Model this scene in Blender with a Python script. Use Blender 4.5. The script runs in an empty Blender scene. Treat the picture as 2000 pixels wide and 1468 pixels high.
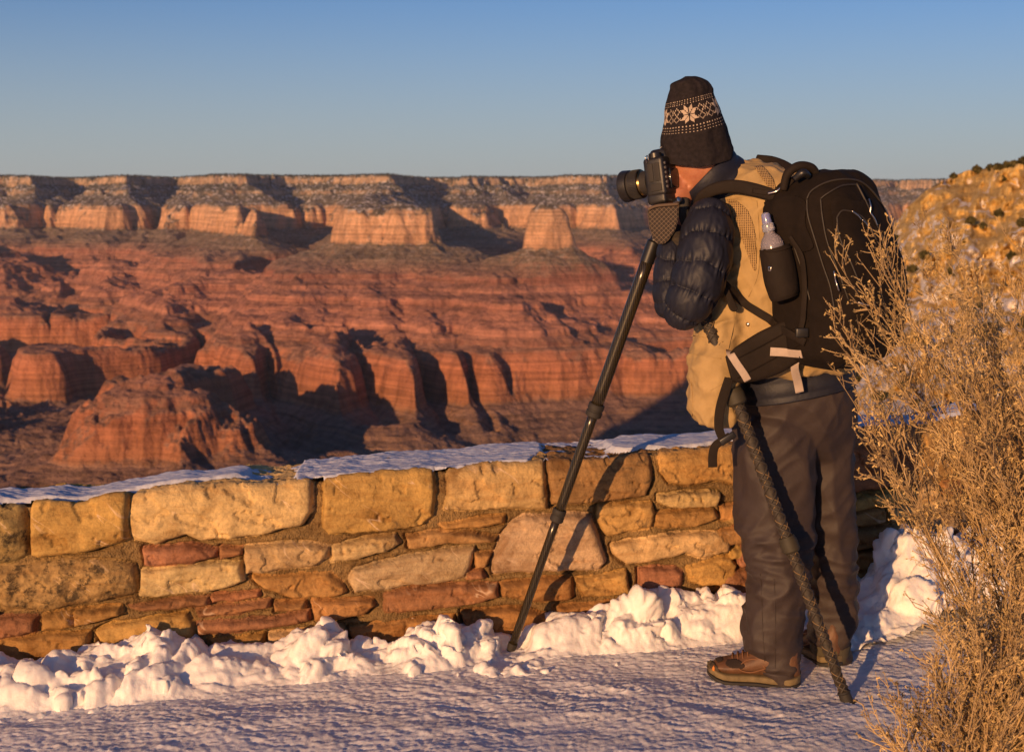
import bpy, bmesh, math, random
import numpy as np
from mathutils import Vector, Matrix
random.seed(4)
SC = bpy.context.scene
COL = SC.collection
R = math.radians
F, CX, CY, HY, CAMZ = 2800.0, 1000.0, 734.0, 385.0, 1.36   # photo pixels of a 2000 wide frame
PITCH = math.atan((CY-HY)/F)
SUN_AZ, SUN_EL = R(27), R(8.6)       # sun stands behind and to the left of the camera

def P(px, py, Y):
    "world point seen at photo pixel px,py at forward distance Y"
    u, v = (px-CX)/F, (CY-py)/F
    c, s = math.cos(PITCH), math.sin(PITCH)
    t = Y/(c+v*s)
    return Vector((u*t, Y, CAMZ+(-s+v*c)*t))

# ------------------------------------------------------------------ numpy noise
_rs = np.random.RandomState(11)
_perm = np.tile(_rs.permutation(256), 3)
_g3 = _rs.normal(size=(256, 3)); _g3 /= np.linalg.norm(_g3, axis=1)[:, None]
_a2 = _rs.rand(256)*2*np.pi
_g2 = np.stack([np.cos(_a2), np.sin(_a2)], 1)
def n2(x, y, seed=0):
    xi = np.floor(x).astype(np.int64); yi = np.floor(y).astype(np.int64)
    fx, fy = x-xi, y-yi
    u = fx*fx*fx*(fx*(fx*6-15)+10); v = fy*fy*fy*(fy*(fy*6-15)+10)
    def g(i, j):
        h = _perm[(_perm[(xi+i+seed*17) & 255]+((yi+j+seed*31) & 255))]
        return _g2[h, 0]*(fx-i)+_g2[h, 1]*(fy-j)
    a, b, c, d = g(0, 0), g(1, 0), g(0, 1), g(1, 1)
    return (a+(b-a)*u+(c-a)*v+(a-b-c+d)*u*v)*1.5
def n3(x, y, z, seed=0):
    xi = np.floor(x).astype(np.int64); yi = np.floor(y).astype(np.int64); zi = np.floor(z).astype(np.int64)
    fx, fy, fz = x-xi, y-yi, z-zi
    s = lambda t: t*t*t*(t*(t*6-15)+10)
    u, v, w = s(fx), s(fy), s(fz)
    def g(i, j, k):
        h = _perm[_perm[_perm[(xi+i+seed*17) & 255]+((yi+j+seed*31) & 255)]+((zi+k) & 255)]
        return _g3[h, 0]*(fx-i)+_g3[h, 1]*(fy-j)+_g3[h, 2]*(fz-k)
    L = lambda a, b, t: a+(b-a)*t
    return L(L(L(g(0,0,0), g(1,0,0), u), L(g(0,1,0), g(1,1,0), u), v),
             L(L(g(0,0,1), g(1,0,1), u), L(g(0,1,1), g(1,1,1), u), v), w)*1.5
def f2(x, y, oct=4, seed=0, gain=.5, ridge=False):
    a, s, r = 1.0, 0.0, 0.0
    for o in range(oct):
        n = n2(x, y, seed+o)
        if ridge: n = 1-2*np.abs(n)*1.3
        r = r+a*n; s += a; a *= gain; x = x*2.03+5.1; y = y*2.03-3.7
    return r/s
def f3(x, y, z, oct=4, seed=0, gain=.5):
    a, s, r = 1.0, 0.0, 0.0
    for o in range(oct):
        r = r+a*n3(x, y, z, seed+o); s += a; a *= gain; x = x*2.03+5.1; y = y*2.03-3.7; z = z*2.03+1.3
    return r/s
def sstep(a, b, x):
    t = np.clip((x-a)/(b-a), 0, 1); return t*t*(3-2*t)

# ------------------------------------------------------------------ mesh helpers
def mesh_np(name, V, Q, mats=(), parent=None, smooth=True, mi=None, tris=None):
    me = bpy.data.meshes.new(name)
    V = np.asarray(V, dtype=np.float32); Q = np.asarray(Q, dtype=np.int32)
    k = Q.shape[1]
    me.vertices.add(len(V)); me.vertices.foreach_set('co', V.ravel())
    me.loops.add(Q.size); me.loops.foreach_set('vertex_index', Q.ravel())
    me.polygons.add(len(Q))
    me.polygons.foreach_set('loop_start', np.arange(len(Q), dtype=np.int32)*k)
    me.polygons.foreach_set('loop_total', np.full(len(Q), k, dtype=np.int32))
    if smooth: me.polygons.foreach_set('use_smooth', np.ones(len(Q), dtype=bool))
    for m in mats: me.materials.append(m)
    if mi is not None: me.polygons.foreach_set('material_index', np.asarray(mi, dtype=np.int32))
    me.update(calc_edges=True); me.validate()
    o = bpy.data.objects.new(name, me); COL.objects.link(o)
    if parent: o.parent = parent
    return o
def grid_quads(nr, nc, wrap=False):
    i = np.arange(nr-1)[:, None]; j = np.arange(nc if wrap else nc-1)[None, :]
    a = i*nc+j; b = i*nc+(j+1) % nc
    return np.stack([a, b, b+nc, a+nc], -1).reshape(-1, 4)
def add_col(o, name, C):
    at = o.data.color_attributes.new(name, 'FLOAT_COLOR', 'POINT')
    C = np.asarray(C, dtype=np.float32)
    if C.shape[1] == 3: C = np.concatenate([C, np.ones((len(C), 1), np.float32)], 1)
    at.data.foreach_set('color', C.ravel())
def tag(o, label=None, cat=None, group=None, kind=None):
    if label: o['label'] = label
    if cat: o['category'] = cat
    if group: o['group'] = group
    if kind: o['kind'] = kind
    return o
def empty(name, loc=(0, 0, 0)):
    o = bpy.data.objects.new(name, None); COL.objects.link(o); o.location = loc; return o

# ------------------------------------------------------------------ material helpers
class M:
    def __init__(s, name, col=(.5, .5, .5), rough=.8, **kw):
        s.m = bpy.data.materials.new(name); s.m.use_nodes = True
        s.t = s.m.node_tree; s.N = s.t.nodes; s.L = s.t.links
        s.b = s.N['Principled BSDF']
        s.b.inputs['Base Color'].default_value = (*col, 1); s.b.inputs['Roughness'].default_value = rough
        for k, v in kw.items(): s.b.inputs[k.replace('_', ' ')].default_value = v
    def n(s, t, **kw):
        d = s.N.new(t)
        for k, v in kw.items():
            if k in d.inputs.keys() if isinstance(k, str) else False: d.inputs[k].default_value = v
            else: setattr(d, k, v)
        return d
    def set(s, sock, v):
        if hasattr(v, 'is_output') or hasattr(v, 'links'): s.L.new(v, sock)
        else:
            try: sock.default_value = v
            except Exception: sock.default_value = (*v, 1)
    def coord(s, which='Object', scale=(1, 1, 1)):
        if which == 'Position': o = s.n('ShaderNodeNewGeometry').outputs['Position']
        else: o = s.n('ShaderNodeTexCoord').outputs[which]
        mp = s.n('ShaderNodeMapping'); mp.inputs['Scale'].default_value = scale; s.L.new(o, mp.inputs[0]); return mp.outputs[0]
    def noise(s, vec, scale=5, detail=4, rough=.55, dist=0, out='Fac'):
        d = s.n('ShaderNodeTexNoise'); s.L.new(vec, d.inputs['Vector'])
        d.inputs['Scale'].default_value = scale; d.inputs['Detail'].default_value = detail
        d.inputs['Roughness'].default_value = rough; d.inputs['Distortion'].default_value = dist
        return d.outputs[out]
    def vor(s, vec, scale=5, feature='F1', out='Distance', rnd=1):
        d = s.n('ShaderNodeTexVoronoi'); d.feature = feature; s.L.new(vec, d.inputs['Vector'])
        d.inputs['Scale'].default_value = scale; d.inputs['Randomness'].default_value = rnd
        return d.outputs[out]
    def ramp(s, fac, stops, interp='LINEAR'):
        d = s.n('ShaderNodeValToRGB'); d.color_ramp.interpolation = interp
        e = d.color_ramp.elements
        while len(e) > 1: e.remove(e[0])
        e[0].position = stops[0][0]; c = stops[0][1]; e[0].color = (*c, 1) if hasattr(c, '__len__') else (c, c, c, 1)
        for p, c in stops[1:]:
            q = e.new(p); q.color = (*c, 1) if hasattr(c, '__len__') else (c, c, c, 1)
        s.L.new(fac, d.inputs[0]); return d.outputs[0]
    def mix(s, fac, a, b, mode='MIX'):
        d = s.n('ShaderNodeMix'); d.data_type = 'RGBA'; d.blend_type = mode
        s.set(d.inputs[0], fac)
        for i, v in ((6, a), (7, b)):
            if hasattr(v, 'links'): s.L.new(v, d.inputs[i])
            else: d.inputs[i].default_value = (*v, 1) if hasattr(v, '__len__') else (v, v, v, 1)
        return d.outputs[2]
    def math(s, op, a, b=0.0, c=0.0, clamp=False):
        d = s.n('ShaderNodeMath'); d.operation = op; d.use_clamp = clamp
        for i, v in enumerate((a, b, c)):
            if hasattr(v, 'links'): s.L.new(v, d.inputs[i])
            else: d.inputs[i].default_value = v
        return d.outputs[0]
    def mr(s, v, a, b, c=0.0, d=1.0):
        k = s.n('ShaderNodeMapRange'); s.L.new(v, k.inputs[0])
        for i, q in enumerate((a, b, c, d)): k.inputs[i+1].default_value = q
        return k.outputs[0]
    def bump(s, h, strength=.3, dist=.01, prev=None):
        d = s.n('ShaderNodeBump'); s.L.new(h, d.inputs['Height'])
        d.inputs['Strength'].default_value = strength; d.inputs['Distance'].default_value = dist
        if prev is not None: s.L.new(prev, d.inputs['Normal'])
        return d.outputs[0]
    def color(s, v): s.L.new(v, s.b.inputs['Base Color']); return s
    def normal(s, v): s.L.new(v, s.b.inputs['Normal']); return s
    def attr(s, name, out='Color'):
        d = s.n('ShaderNodeAttribute'); d.attribute_name = name; return d.outputs[out]
# ------------------------------------------------------------------ camera, sky, sun
cam = bpy.data.cameras.new('camera'); co = bpy.data.objects.new('camera', cam); COL.objects.link(co)
co.location = (0, 0, CAMZ); co.rotation_euler = (math.pi/2-PITCH, 0, 0)
cam.sensor_width = 36; cam.lens = 36*F/2000; cam.clip_start = .05; cam.clip_end = 90000
cam.dof.use_dof = True; cam.dof.focus_distance = 4.1; cam.dof.aperture_fstop = 8.0
SC.camera = co
SC.view_settings.view_transform = 'Standard'; SC.view_settings.look = 'None'
SC.view_settings.exposure = .3; SC.view_settings.gamma = 1
w = bpy.data.worlds.new('World'); SC.world = w; w.use_nodes = True
nt = w.node_tree; bg = nt.nodes['Background']
sky = nt.nodes.new('ShaderNodeTexSky'); sky.sky_type = 'NISHITA'; sky.sun_disc = False
sky.sun_elevation = SUN_EL
# sun towards: behind-left.  direction to the sun = (-sin az, -cos az)
to_sun = Vector((-math.sin(SUN_AZ)*math.cos(SUN_EL), -math.cos(SUN_AZ)*math.cos(SUN_EL), math.sin(SUN_EL)))
sky.sun_rotation = math.atan2(to_sun.x, to_sun.y)
sky.altitude = 2100; sky.air_density = 1.0; sky.dust_density = 3.2; sky.ozone_density = 4.5
hs = nt.nodes.new('ShaderNodeHueSaturation'); hs.inputs['Saturation'].default_value = .97; tn = nt.nodes.new('ShaderNodeMix'); tn.data_type = 'RGBA'; tn.blend_type = 'MULTIPLY'; tn.inputs[0].default_value = 1; tn.inputs[7].default_value = (1.08, .97, 1.0, 1)
nt.links.new(sky.outputs[0], hs.inputs['Color']); nt.links.new(hs.outputs[0], tn.inputs[6]); 
tc = nt.nodes.new('ShaderNodeTexCoord'); sx = nt.nodes.new('ShaderNodeSeparateXYZ'); nt.links.new(tc.outputs['Generated'], sx.inputs[0])
mr = nt.nodes.new('ShaderNodeMapRange'); mr.interpolation_type = 'SMOOTHSTEP'; nt.links.new(sx.outputs[2], mr.inputs[0])
for i_, v_ in ((1, -.02), (2, .17), (3, .82), (4, .0)): mr.inputs[i_].default_value = v_
hz = nt.nodes.new('ShaderNodeMix'); hz.data_type = 'RGBA'; hz.inputs[7].default_value = (4.0, 4.15, 4.1, 1)   # pale dusty air low over the horizon
nt.links.new(mr.outputs[0], hz.inputs[0]); nt.links.new(tn.outputs[2], hz.inputs[6]); nt.links.new(hz.outputs[2], bg.inputs[0]); bg.inputs[1].default_value = .088
sl = bpy.data.lights.new('sun', 'SUN'); so = bpy.data.objects.new('sun', sl); COL.objects.link(so)
sl.energy = 4.6; sl.angle = R(.5); sl.color = (1.0, .55, .24)
so.rotation_euler = to_sun.to_track_quat('Z', 'Y').to_euler(); so.location = (-3, -6, 6)
SC.cycles.max_bounces = 6
# ------------------------------------------------------------------ canyon terrain
# strata: (z_low, gain) walking down from the rim; gain = how much faster z falls than the raw field
_seg = [(3000, 60, .05), (60, 0, 5)]
STR = [(190, 118, 5), (118, 60, .8), (60, 25, 3), (25, -62, .75), (-62, -100, 2.6), (-100, -258, 5.5), (-258, -400, .72)]
z = -400
for k, (c_, s_) in enumerate(((26, 26), (14, 34), (30, 22), (12, 38), (26, 26), (16, 20))):
    STR.append((z, z-c_, 3.4)); z -= c_; STR.append((z, z-s_, .66)); z -= s_
STR += [(z, -740, 3), (-740, -880, 6), (-880, -900, 3), (-900, -945, 1), (-945, -955, 3), (-955, -1010, .9), (-1010, -1018, 3), (-1018, -1110, .75), (-1110, -1150, .4), (-1150, -1200, 5), (-1200, -1600, .9)]
_r = [0.0]; _z = [190.0]
for a, b, g in STR:
    _r.append(_r[-1]-(a-b)/g); _z.append(b)
_r = np.array(_r[::-1]); _z = np.array(_z[::-1])
def T(raw): return np.where(raw > 0, 190+raw*.02, np.interp(raw, _r, _z))
def Ti(zz): return np.interp(zz, _z, _r) if zz < 190 else (zz-190)*50
# ridges: vertices (px, Y, z crest, half width) in plan, slope
def XY(px, Y): return ((px-1000)/F*Y, Y)
RID = [
 # north plateau and its points
 (.5, [(-1500, 18300, 190, 2400), (-100, 18100, 195, 2300), (400, 17800, 205, 2200), (1180, 17800, 200, 2200), (1500, 18600, 190, 1500), (3000, 18800, 190, 1500)]),
 (.5, [(-260, 16000, 200, 500), (-200, 13000, 190, 200), (-190, 12000, -60, 100)]),
 (.5, [(60, 15600, 200, 300), (80, 13700, 195, 170), (60, 12900, 40, 60), (40, 12300, -62, 130), (20, 11300, -400, 80)]),
 (.5, [(270, 15600, 205, 250), (250, 13600, 195, 170), (232, 12500, 40, 60), (215, 11900, -62, 130), (190, 11000, -400, 60)]),
 (.5, [(470, 15600, 205, 260), (440, 13600, 200, 250), (385, 12900, 40, 60), (360, 12000, -50, 120), (300, 11000, -330, 60)]),
 (.52, [(420, 12600, 10, 50), (440, 11300, -62, 60), (420, 10300, -62, 130)]),
 (.6, [(300, 9900, -64, 60), (420, 9950, -55, 140), (515, 9800, -64, 80)]),
 (.5, [(590, 15600, 205, 120), (585, 13900, 200, 60), (600, 13200, 30, 30)]),
 (.5, [(800, 15600, 205, 330), (775, 13400, 195, 230), (765, 12300, 120, 40), (745, 11300, 20, 60), (730, 10200, -40, 60), (740, 9300, -62, 70), (740, 8400, -60, 50)]),
 (.42, [(672, 8200, -40, 30), (740, 8300, -25, 60), (805, 8150, -40, 30)]),
 (.5, [(905, 14600, 200, 60), (925, 13200, -10, 70), (935, 12300, -55, 130), (965, 11200, -380, 40)]),
 (.5, [(1130, 15600, 205, 500), (1140, 13700, 195, 250), (1175, 12800, 20, 100), (1190, 12000, -60, 130), (1215, 11000, -390, 60)]),
 (.5, [(1080, 13300, 60, 50), (1100, 12500, -60, 120)]),
 (.5, [(1420, 17000, 195, 300), (1430, 15500, 20, 80), (1420, 14800, -60, 120)]),
 (.5, [(1640, 17000, 195, 300), (1660, 15300, 20, 80), (1650, 14700, -60, 120)]),
 (.5, [(1840, 17000, 195, 300), (1830, 15300, 20, 80)]),
 # the lone spire and its long red apron
 (.85, [(1053, 7500, -30, 1), (1059, 7510, -32, 1)]),
 (.5, [(985, 7500, -300, 20), (1060, 7500, -290, 30), (1120, 7560, -330, 20)]),
 (.4, [(1060, 7500, -390, 120), (1090, 8800, -420, 80), (1150, 11000, -430, 50)]),
 (.5, [(1060, 7500, -398, 60), (1180, 7500, -440, 200), (1300, 7600, -520, 160), (1420, 7700, -640, 100)]),
 (.42, [(1060, 7400, -398, 120), (1050, 7000, -500, 130), (1010, 6700, -640, 110), (960, 6400, -690, 40)]),
 (.45, [(1230, 7300, -600, 130), (1220, 6900, -680, 260), (1280, 6600, -692, 120)]),
 (.5, [(1350, 7400, -640, 200), (1500, 7000, -690, 150), (1700, 6500, -690, 100)]),
 # mesa apron, the central spurs
 (.42, [(740, 8200, -280, 80), (760, 7700, -400, 150), (800, 7200, -520, 130), (800, 6800, -640, 60), (745, 6200, -690, 70), (735, 5900, -700, 30)]),
 (.45, [(620, 8300, -330, 60), (560, 7700, -470, 120), (610, 7100, -600, 90), (660, 6600, -640, 60), (665, 6050, -690, 90), (610, 5850, -700, 60)]),
 (.5, [(840, 6900, -560, 60), (880, 6500, -680, 60), (880, 6200, -695, 60)]),
 (.45, [(900, 7600, -420, 120), (960, 7300, -450, 90)]),
 (.45, [(450, 9600, -330, 60), (440, 8900, -420, 120), (420, 8300, -520, 90), (330, 8000, -560, 60), (290, 7900, -600, 60)]),
 (.5, [(480, 8000, -560, 60), (430, 7600, -600, 60), (400, 7200, -690, 80), (330, 6900, -690, 100), (120, 6600, -690, 140), (100, 6350, -692, 60)]),
 (.5, [(560, 7300, -600, 60), (500, 6900, -650, 60), (490, 6500, -692, 60)]),
 # hump and bench
 (.42, [(500, 6000, -692, 60), (430, 5900, -640, 30), (385, 5850, -600, 10), (330, 5800, -660, 30), (235, 5700, -692, 60), (180, 5650, -900, 20)]),
 # far left redwall
 (.5, [(-300, 8600, -640, 200), (20, 8700, -600, 150), (60, 8550, -690, 160), (170, 8500, -700, 60)]),
 (.5, [(-200, 10500, -300, 200), (20, 10600, -380, 90), (110, 10500, -410, 60), (180, 10000, -520, 60)]),
 (.5, [(-300, 7400, -700, 200), (-60, 7000, -700, 100)]),
 # lower left butte and its tonto skirts
 (.25, [(262, 5060, -672, 26), (320, 5100, -660, 40), (372, 5120, -672, 26)]),
 (.33, [(330, 5150, -895, 90), (200, 4950, -905, 40), (60, 4750, -925, 60), (-300, 4300, -940, 120)]),
 (.11, [(260, 6000, -893, 60), (120, 6350, -880, 100), (-400, 6250, -880, 100)]),
 (.33, [(330, 5100, -900, 150), (420, 4950, -960, 60)]),
 (.33, [(120, 6200, -895, 200), (20, 5600, -900, 120), (-200, 5300, -900, 150)]),
]
VAL = [
 (.5, [(150, 14500, 100, 0), (125, 12500, -200, 0), (140, 10500, -480, 0), (120, 9200, -640, 0), (60, 8000, -920, 0), (-100, 7000, -980, 0)]),
 (.5, [(335, 14200, 100, 0), (310, 12200, -260, 0), (270, 10600, -430, 0), (250, 9300, -600, 0)]),
 (.5, [(600, 12700, -80, 0), (590, 11000, -330, 0), (585, 9500, -420, 0), (540, 8700, -560, 0)]),
 (.5, [(860, 14400, 60, 0), (875, 12000, -220, 0), (900, 9800, -420, 0), (960, 8600, -470, 0)]),
 (.5, [(1010, 14000, 60, 0), (1050, 12000, -260, 0), (1120, 10000, -450, 0), (1260, 8700, -640, 0)]),
 (.5, [(1290, 14500, 40, 0), (1280, 12500, -300, 0), (1300, 10500, -640, 0)]),
 (.55, [(360, 8000, -650, 0), (400, 7300, -800, 0), (330, 6550, -930, 0), (240, 6100, -980, 0)]),
 (.6, [(520, 6700, -720, 0), (540, 6000, -1010, 0), (560, 5500, -1110, 0)]),
 (.65, [(700, 7000, -600, 0), (700, 6400, -830, 0), (715, 5900, -1020, 0)]),
 (.65, [(810, 7000, -600, 0), (835, 6500, -800, 0), (860, 6000, -1000, 0)]),
 (.7, [(920, 6800, -640, 0), (930, 6300, -900, 0), (960, 6000, -1000, 0)]),
]
def canyon(x, y):
    # domain warp for gullied, scalloped walls
    wx = x+150*f2(x/1500, y/1500, 2, 3)+75*f2(x/450, y/450, 3, 21)
    wy = y+150*f2(x/1500, y/1500, 2, 9)+75*f2(x/450, y/450, 3, 33)
    raw = np.full(x.shape, Ti(-1180.0))
    for s, vs in RID:
        pts = [(*XY(a, b), Ti(c), d) for a, b, c, d in vs]
        for (x0, y0, r0, w0), (x1, y1, r1, w1) in zip(pts[:-1], pts[1:]):
            dx, dy = x1-x0, y1-y0; L2 = dx*dx+dy*dy
            t = np.clip(((wx-x0)*dx+(wy-y0)*dy)/L2, 0, 1)
            d = np.hypot(wx-(x0+t*dx), wy-(y0+t*dy))
            v = r0+(r1-r0)*t-s*np.maximum(0, d-(w0+(w1-w0)*t))
            k = 5.0
            h = np.clip(.5+.5*(v-raw)/k, 0, 1)
            raw = raw*(1-h)+v*h+k*h*(1-h)
    for s, vs in VAL:
        pts = [(*XY(a, b), Ti(c), d) for a, b, c, d in vs]
        lo = None
        for (x0, y0, r0, w0), (x1, y1, r1, w1) in zip(pts[:-1], pts[1:]):
            dx, dy = x1-x0, y1-y0; L2 = dx*dx+dy*dy
            t = np.clip(((wx-x0)*dx+(wy-y0)*dy)/L2, 0, 1)
            v = r0+(r1-r0)*t+s*np.hypot(wx-(x0+t*dx), wy-(y0+t*dy))
            lo = v if lo is None else np.minimum(lo, v)
        raw = np.minimum(raw, np.maximum(lo, Ti(-1180.0)))
    gul = f2(x/430+.3*f2(x/300, y/300, 2, 77), y/620, 5, 41, .45, ridge=True)
    big = f2(wx/1250, wy/1700, 3, 141, .5, ridge=True)
    mid_ = sstep(Ti(-760), Ti(-640), raw)*sstep(Ti(-330), Ti(-420), raw)
    raw = raw+140*(big-.42)*mid_
    raw = raw+np.where(raw < -2, 1, 0)*((34+26*sstep(-260, -120, raw)-16*sstep(Ti(-640), Ti(-720), raw))*(gul-.4)+(17-7*sstep(Ti(-640), Ti(-720), raw))*f2(x/95, y/110, 4, 50, .6))
    # slow base rise of the floor towards the walls
    zz = T(raw)
    zz = zz+9*f2(x/120, y/120, 4, 60)*sstep(3, -20, raw)
    zz = zz+7*f2(x/36, y/36, 2, 70)*sstep(3, -20, raw)
    return zz
def make_canyon():
    nr, nc = 1500, 1150
    u = np.linspace(-560, 2560, nc)
    Y = np.concatenate([np.geomspace(3400, 10500, 1040), np.geomspace(10510, 17500, 460)])
    nr = len(Y)
    U, YY = np.meshgrid(u, Y)
    X = (U-1000)/F*YY
    Z = canyon(X.ravel(), YY.ravel()).reshape(X.shape)
    V = np.stack([X, YY, Z], -1).reshape(-1, 3)
    m = M('canyon_rock', rough=.95, Specular_IOR_Level=.1)
    pos = m.n('ShaderNodeNewGeometry')
    sep = m.n('ShaderNodeSeparateXYZ'); m.L.new(pos.outputs['Position'], sep.inputs[0])
    sn = m.n('ShaderNodeSeparateXYZ'); m.L.new(pos.outputs['Normal'], sn.inputs[0])
    p = m.coord('Position', (1, 1, 1))
    warp = m.noise(p, .004, 4, .6)
    zf = m.math('ADD', sep.outputs[2], m.mr(warp, 0, 1, -28, 28))
    fac = m.mr(zf, -1300, 250)
    zz = lambda v: (v+1300)/1550
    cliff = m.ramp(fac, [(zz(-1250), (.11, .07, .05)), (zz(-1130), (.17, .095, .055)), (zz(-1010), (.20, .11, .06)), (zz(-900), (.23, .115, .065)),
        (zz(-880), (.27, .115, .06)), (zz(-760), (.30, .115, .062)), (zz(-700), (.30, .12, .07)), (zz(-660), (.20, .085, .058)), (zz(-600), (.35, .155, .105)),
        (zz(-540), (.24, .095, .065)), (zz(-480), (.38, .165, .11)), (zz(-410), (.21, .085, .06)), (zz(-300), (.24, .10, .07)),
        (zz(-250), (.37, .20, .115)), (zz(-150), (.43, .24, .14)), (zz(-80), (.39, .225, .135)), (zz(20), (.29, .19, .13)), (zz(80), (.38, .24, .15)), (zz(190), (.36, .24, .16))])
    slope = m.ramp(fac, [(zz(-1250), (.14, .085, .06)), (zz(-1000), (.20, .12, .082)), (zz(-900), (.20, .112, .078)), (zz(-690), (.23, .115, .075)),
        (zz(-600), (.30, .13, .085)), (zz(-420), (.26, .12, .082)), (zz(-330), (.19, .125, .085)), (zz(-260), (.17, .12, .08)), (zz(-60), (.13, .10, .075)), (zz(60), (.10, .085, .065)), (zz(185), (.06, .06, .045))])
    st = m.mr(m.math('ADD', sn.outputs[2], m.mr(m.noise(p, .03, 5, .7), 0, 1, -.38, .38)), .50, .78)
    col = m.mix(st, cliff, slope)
    # thin bedding bands
    pb = m.coord('Position', (.0012, .0012, .075))
    bands = m.ramp(m.noise(pb, 1, 5, .65), [(.38, .50), (.5, 1), (.62, 1.45)])
    col = m.mix(.55, col, bands, 'MULTIPLY')
    pv = m.coord('Position', (.02, .02, .0035))
    stain = m.ramp(m.noise(pv, 1, 4, .6), [(.36, .55), (.55, 1.18)])
    col = m.mix(.6, col, stain, 'MULTIPLY')
    # scattered scrub, and snow patches high up
    scr = m.math('GREATER_THAN', m.noise(p, .055, 3, .6), .56)
    scrz = m.mr(sep.outputs[2], -420, -250, .12, .85)
    col = m.mix(m.math('MULTIPLY', m.math('MULTIPLY', scr, scrz), m.mr(st, 0, 1, .25, .9)), col, (.05, .055, .04))
    sw = m.math('GREATER_THAN', m.noise(p, .034, 5, .7), .565)
    swz = m.mr(sep.outputs[2], -380, 20, 0, .8)
    col = m.mix(m.math('MULTIPLY', m.math('MULTIPLY', sw, swz), m.mr(st, 0, 1, .12, .9)), col, (.62, .56, .56))
    col = m.mix(1, col, (1.40, 1.46, 1.52), 'MULTIPLY')
    m.color(col)
    b1 = m.bump(m.noise(p, .035, 7, .7), .9, 26)
    b2 = m.bump(m.noise(pb, 1.6, 4, .6), .7, 10, b1)
    m.normal(b2)
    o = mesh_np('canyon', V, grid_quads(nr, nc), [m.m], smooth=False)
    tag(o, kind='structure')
    # forest along the far rim
    rng = np.random.RandomState(2); top = np.where((V[:, 2] > 188) & (V[:, 1] < 17400) & (np.abs(V[:, 0]) < 9000))[0]
    pk = V[rng.choice(top, min(26000, len(top)), replace=False)]+rng.normal(size=(min(26000, len(top)), 3))*[8, 8, 0]
    n = len(pk); h = rng.uniform(9, 24, n); r = rng.uniform(4, 9, n); a = rng.rand(n)*3
    T_ = [pk+np.stack([r*np.cos(a+k*2.094), r*np.sin(a+k*2.094), -3+0*r], 1) for k in range(3)]+[pk+np.stack([0*h, 0*h, h], 1)]
    VV = np.stack(T_, 1).reshape(-1, 3); b = np.arange(n)[:, None]*4
    TT_ = np.concatenate([b+np.array([[0, 1, 3]]), b+np.array([[1, 2, 3]]), b+np.array([[2, 0, 3]])])
    fm = M('far_forest', (.035, .038, .025), .95)
    tag(mesh_np('forest', VV, TT_, [fm.m], smooth=False), 'thin dark line of forest along the top of the far canyon rim', 'forest', kind='stuff')
    return o

make_canyon()

# south rim plateau the wall stands on (mostly behind and beside the camera); its unseen edge points are shaped to shade the canyon floor
EDGE = [(-9000, -1300), (-6000, -1100), (-4700, -1100), (-4150, -1000), (-3500, -900), (-3100, -700), (-2700, -600), (-2250, -300), (-1980, 300), (-1800, 1350), (-1600, 1850), (-1300, 1900), (-1000, 1800), (-880, 900), (-700, 200), (-300, 20), (-80, 8), (0, 6.3), (3, 6.6), (40, 9), (200, 20), (900, -300), (3000, -100), (9000, 100)]
def south():
    k = 8.5
    a = np.linspace(-1, 1, 300); xs = 9000*np.sinh(k*a)/math.sinh(k)
    b = np.linspace(-1, 1, 260); ys = np.where(b < 0, 3000, 3600)*np.sinh(k*b)/math.sinh(k)
    X, Y = np.meshgrid(xs, ys)
    ex = np.interp(X, [e[0] for e in EDGE], [e[1] for e in EDGE])
    far = sstep(60, 900, np.abs(X)+np.abs(Y))
    d = Y-ex+far*90*f2(X/300, Y/300, 4, 5)
    dd = np.maximum(0, d)
    Z = -.35-np.where(dd > 0, np.interp(dd, [0, 1.5, 12, 60, 200, 500, 900, 1500, 3000, 6000], [0, 1.5, 16, 60, 190, 420, 760, 1060, 1350, 1400]), 0)
    Z = Z+far*4*f2(X/200, Y/200, 3, 8)*(d < 0)-far*2
    V = np.stack([X, Y, Z], -1).reshape(-1, 3)
    m = M('rim_ground', (.22, .16, .10), .95)
    p = m.coord('Position')
    m.color(m.ramp(m.noise(p, .8, 6, .6), [(.35, (.12, .10, .07)), (.5, (.30, .21, .12)), (.62, (.6, .58, .58))]))
    tag(mesh_np('rim_terrain', V, grid_quads(len(ys), len(xs)), [m.m]), kind='structure')
south()
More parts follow.
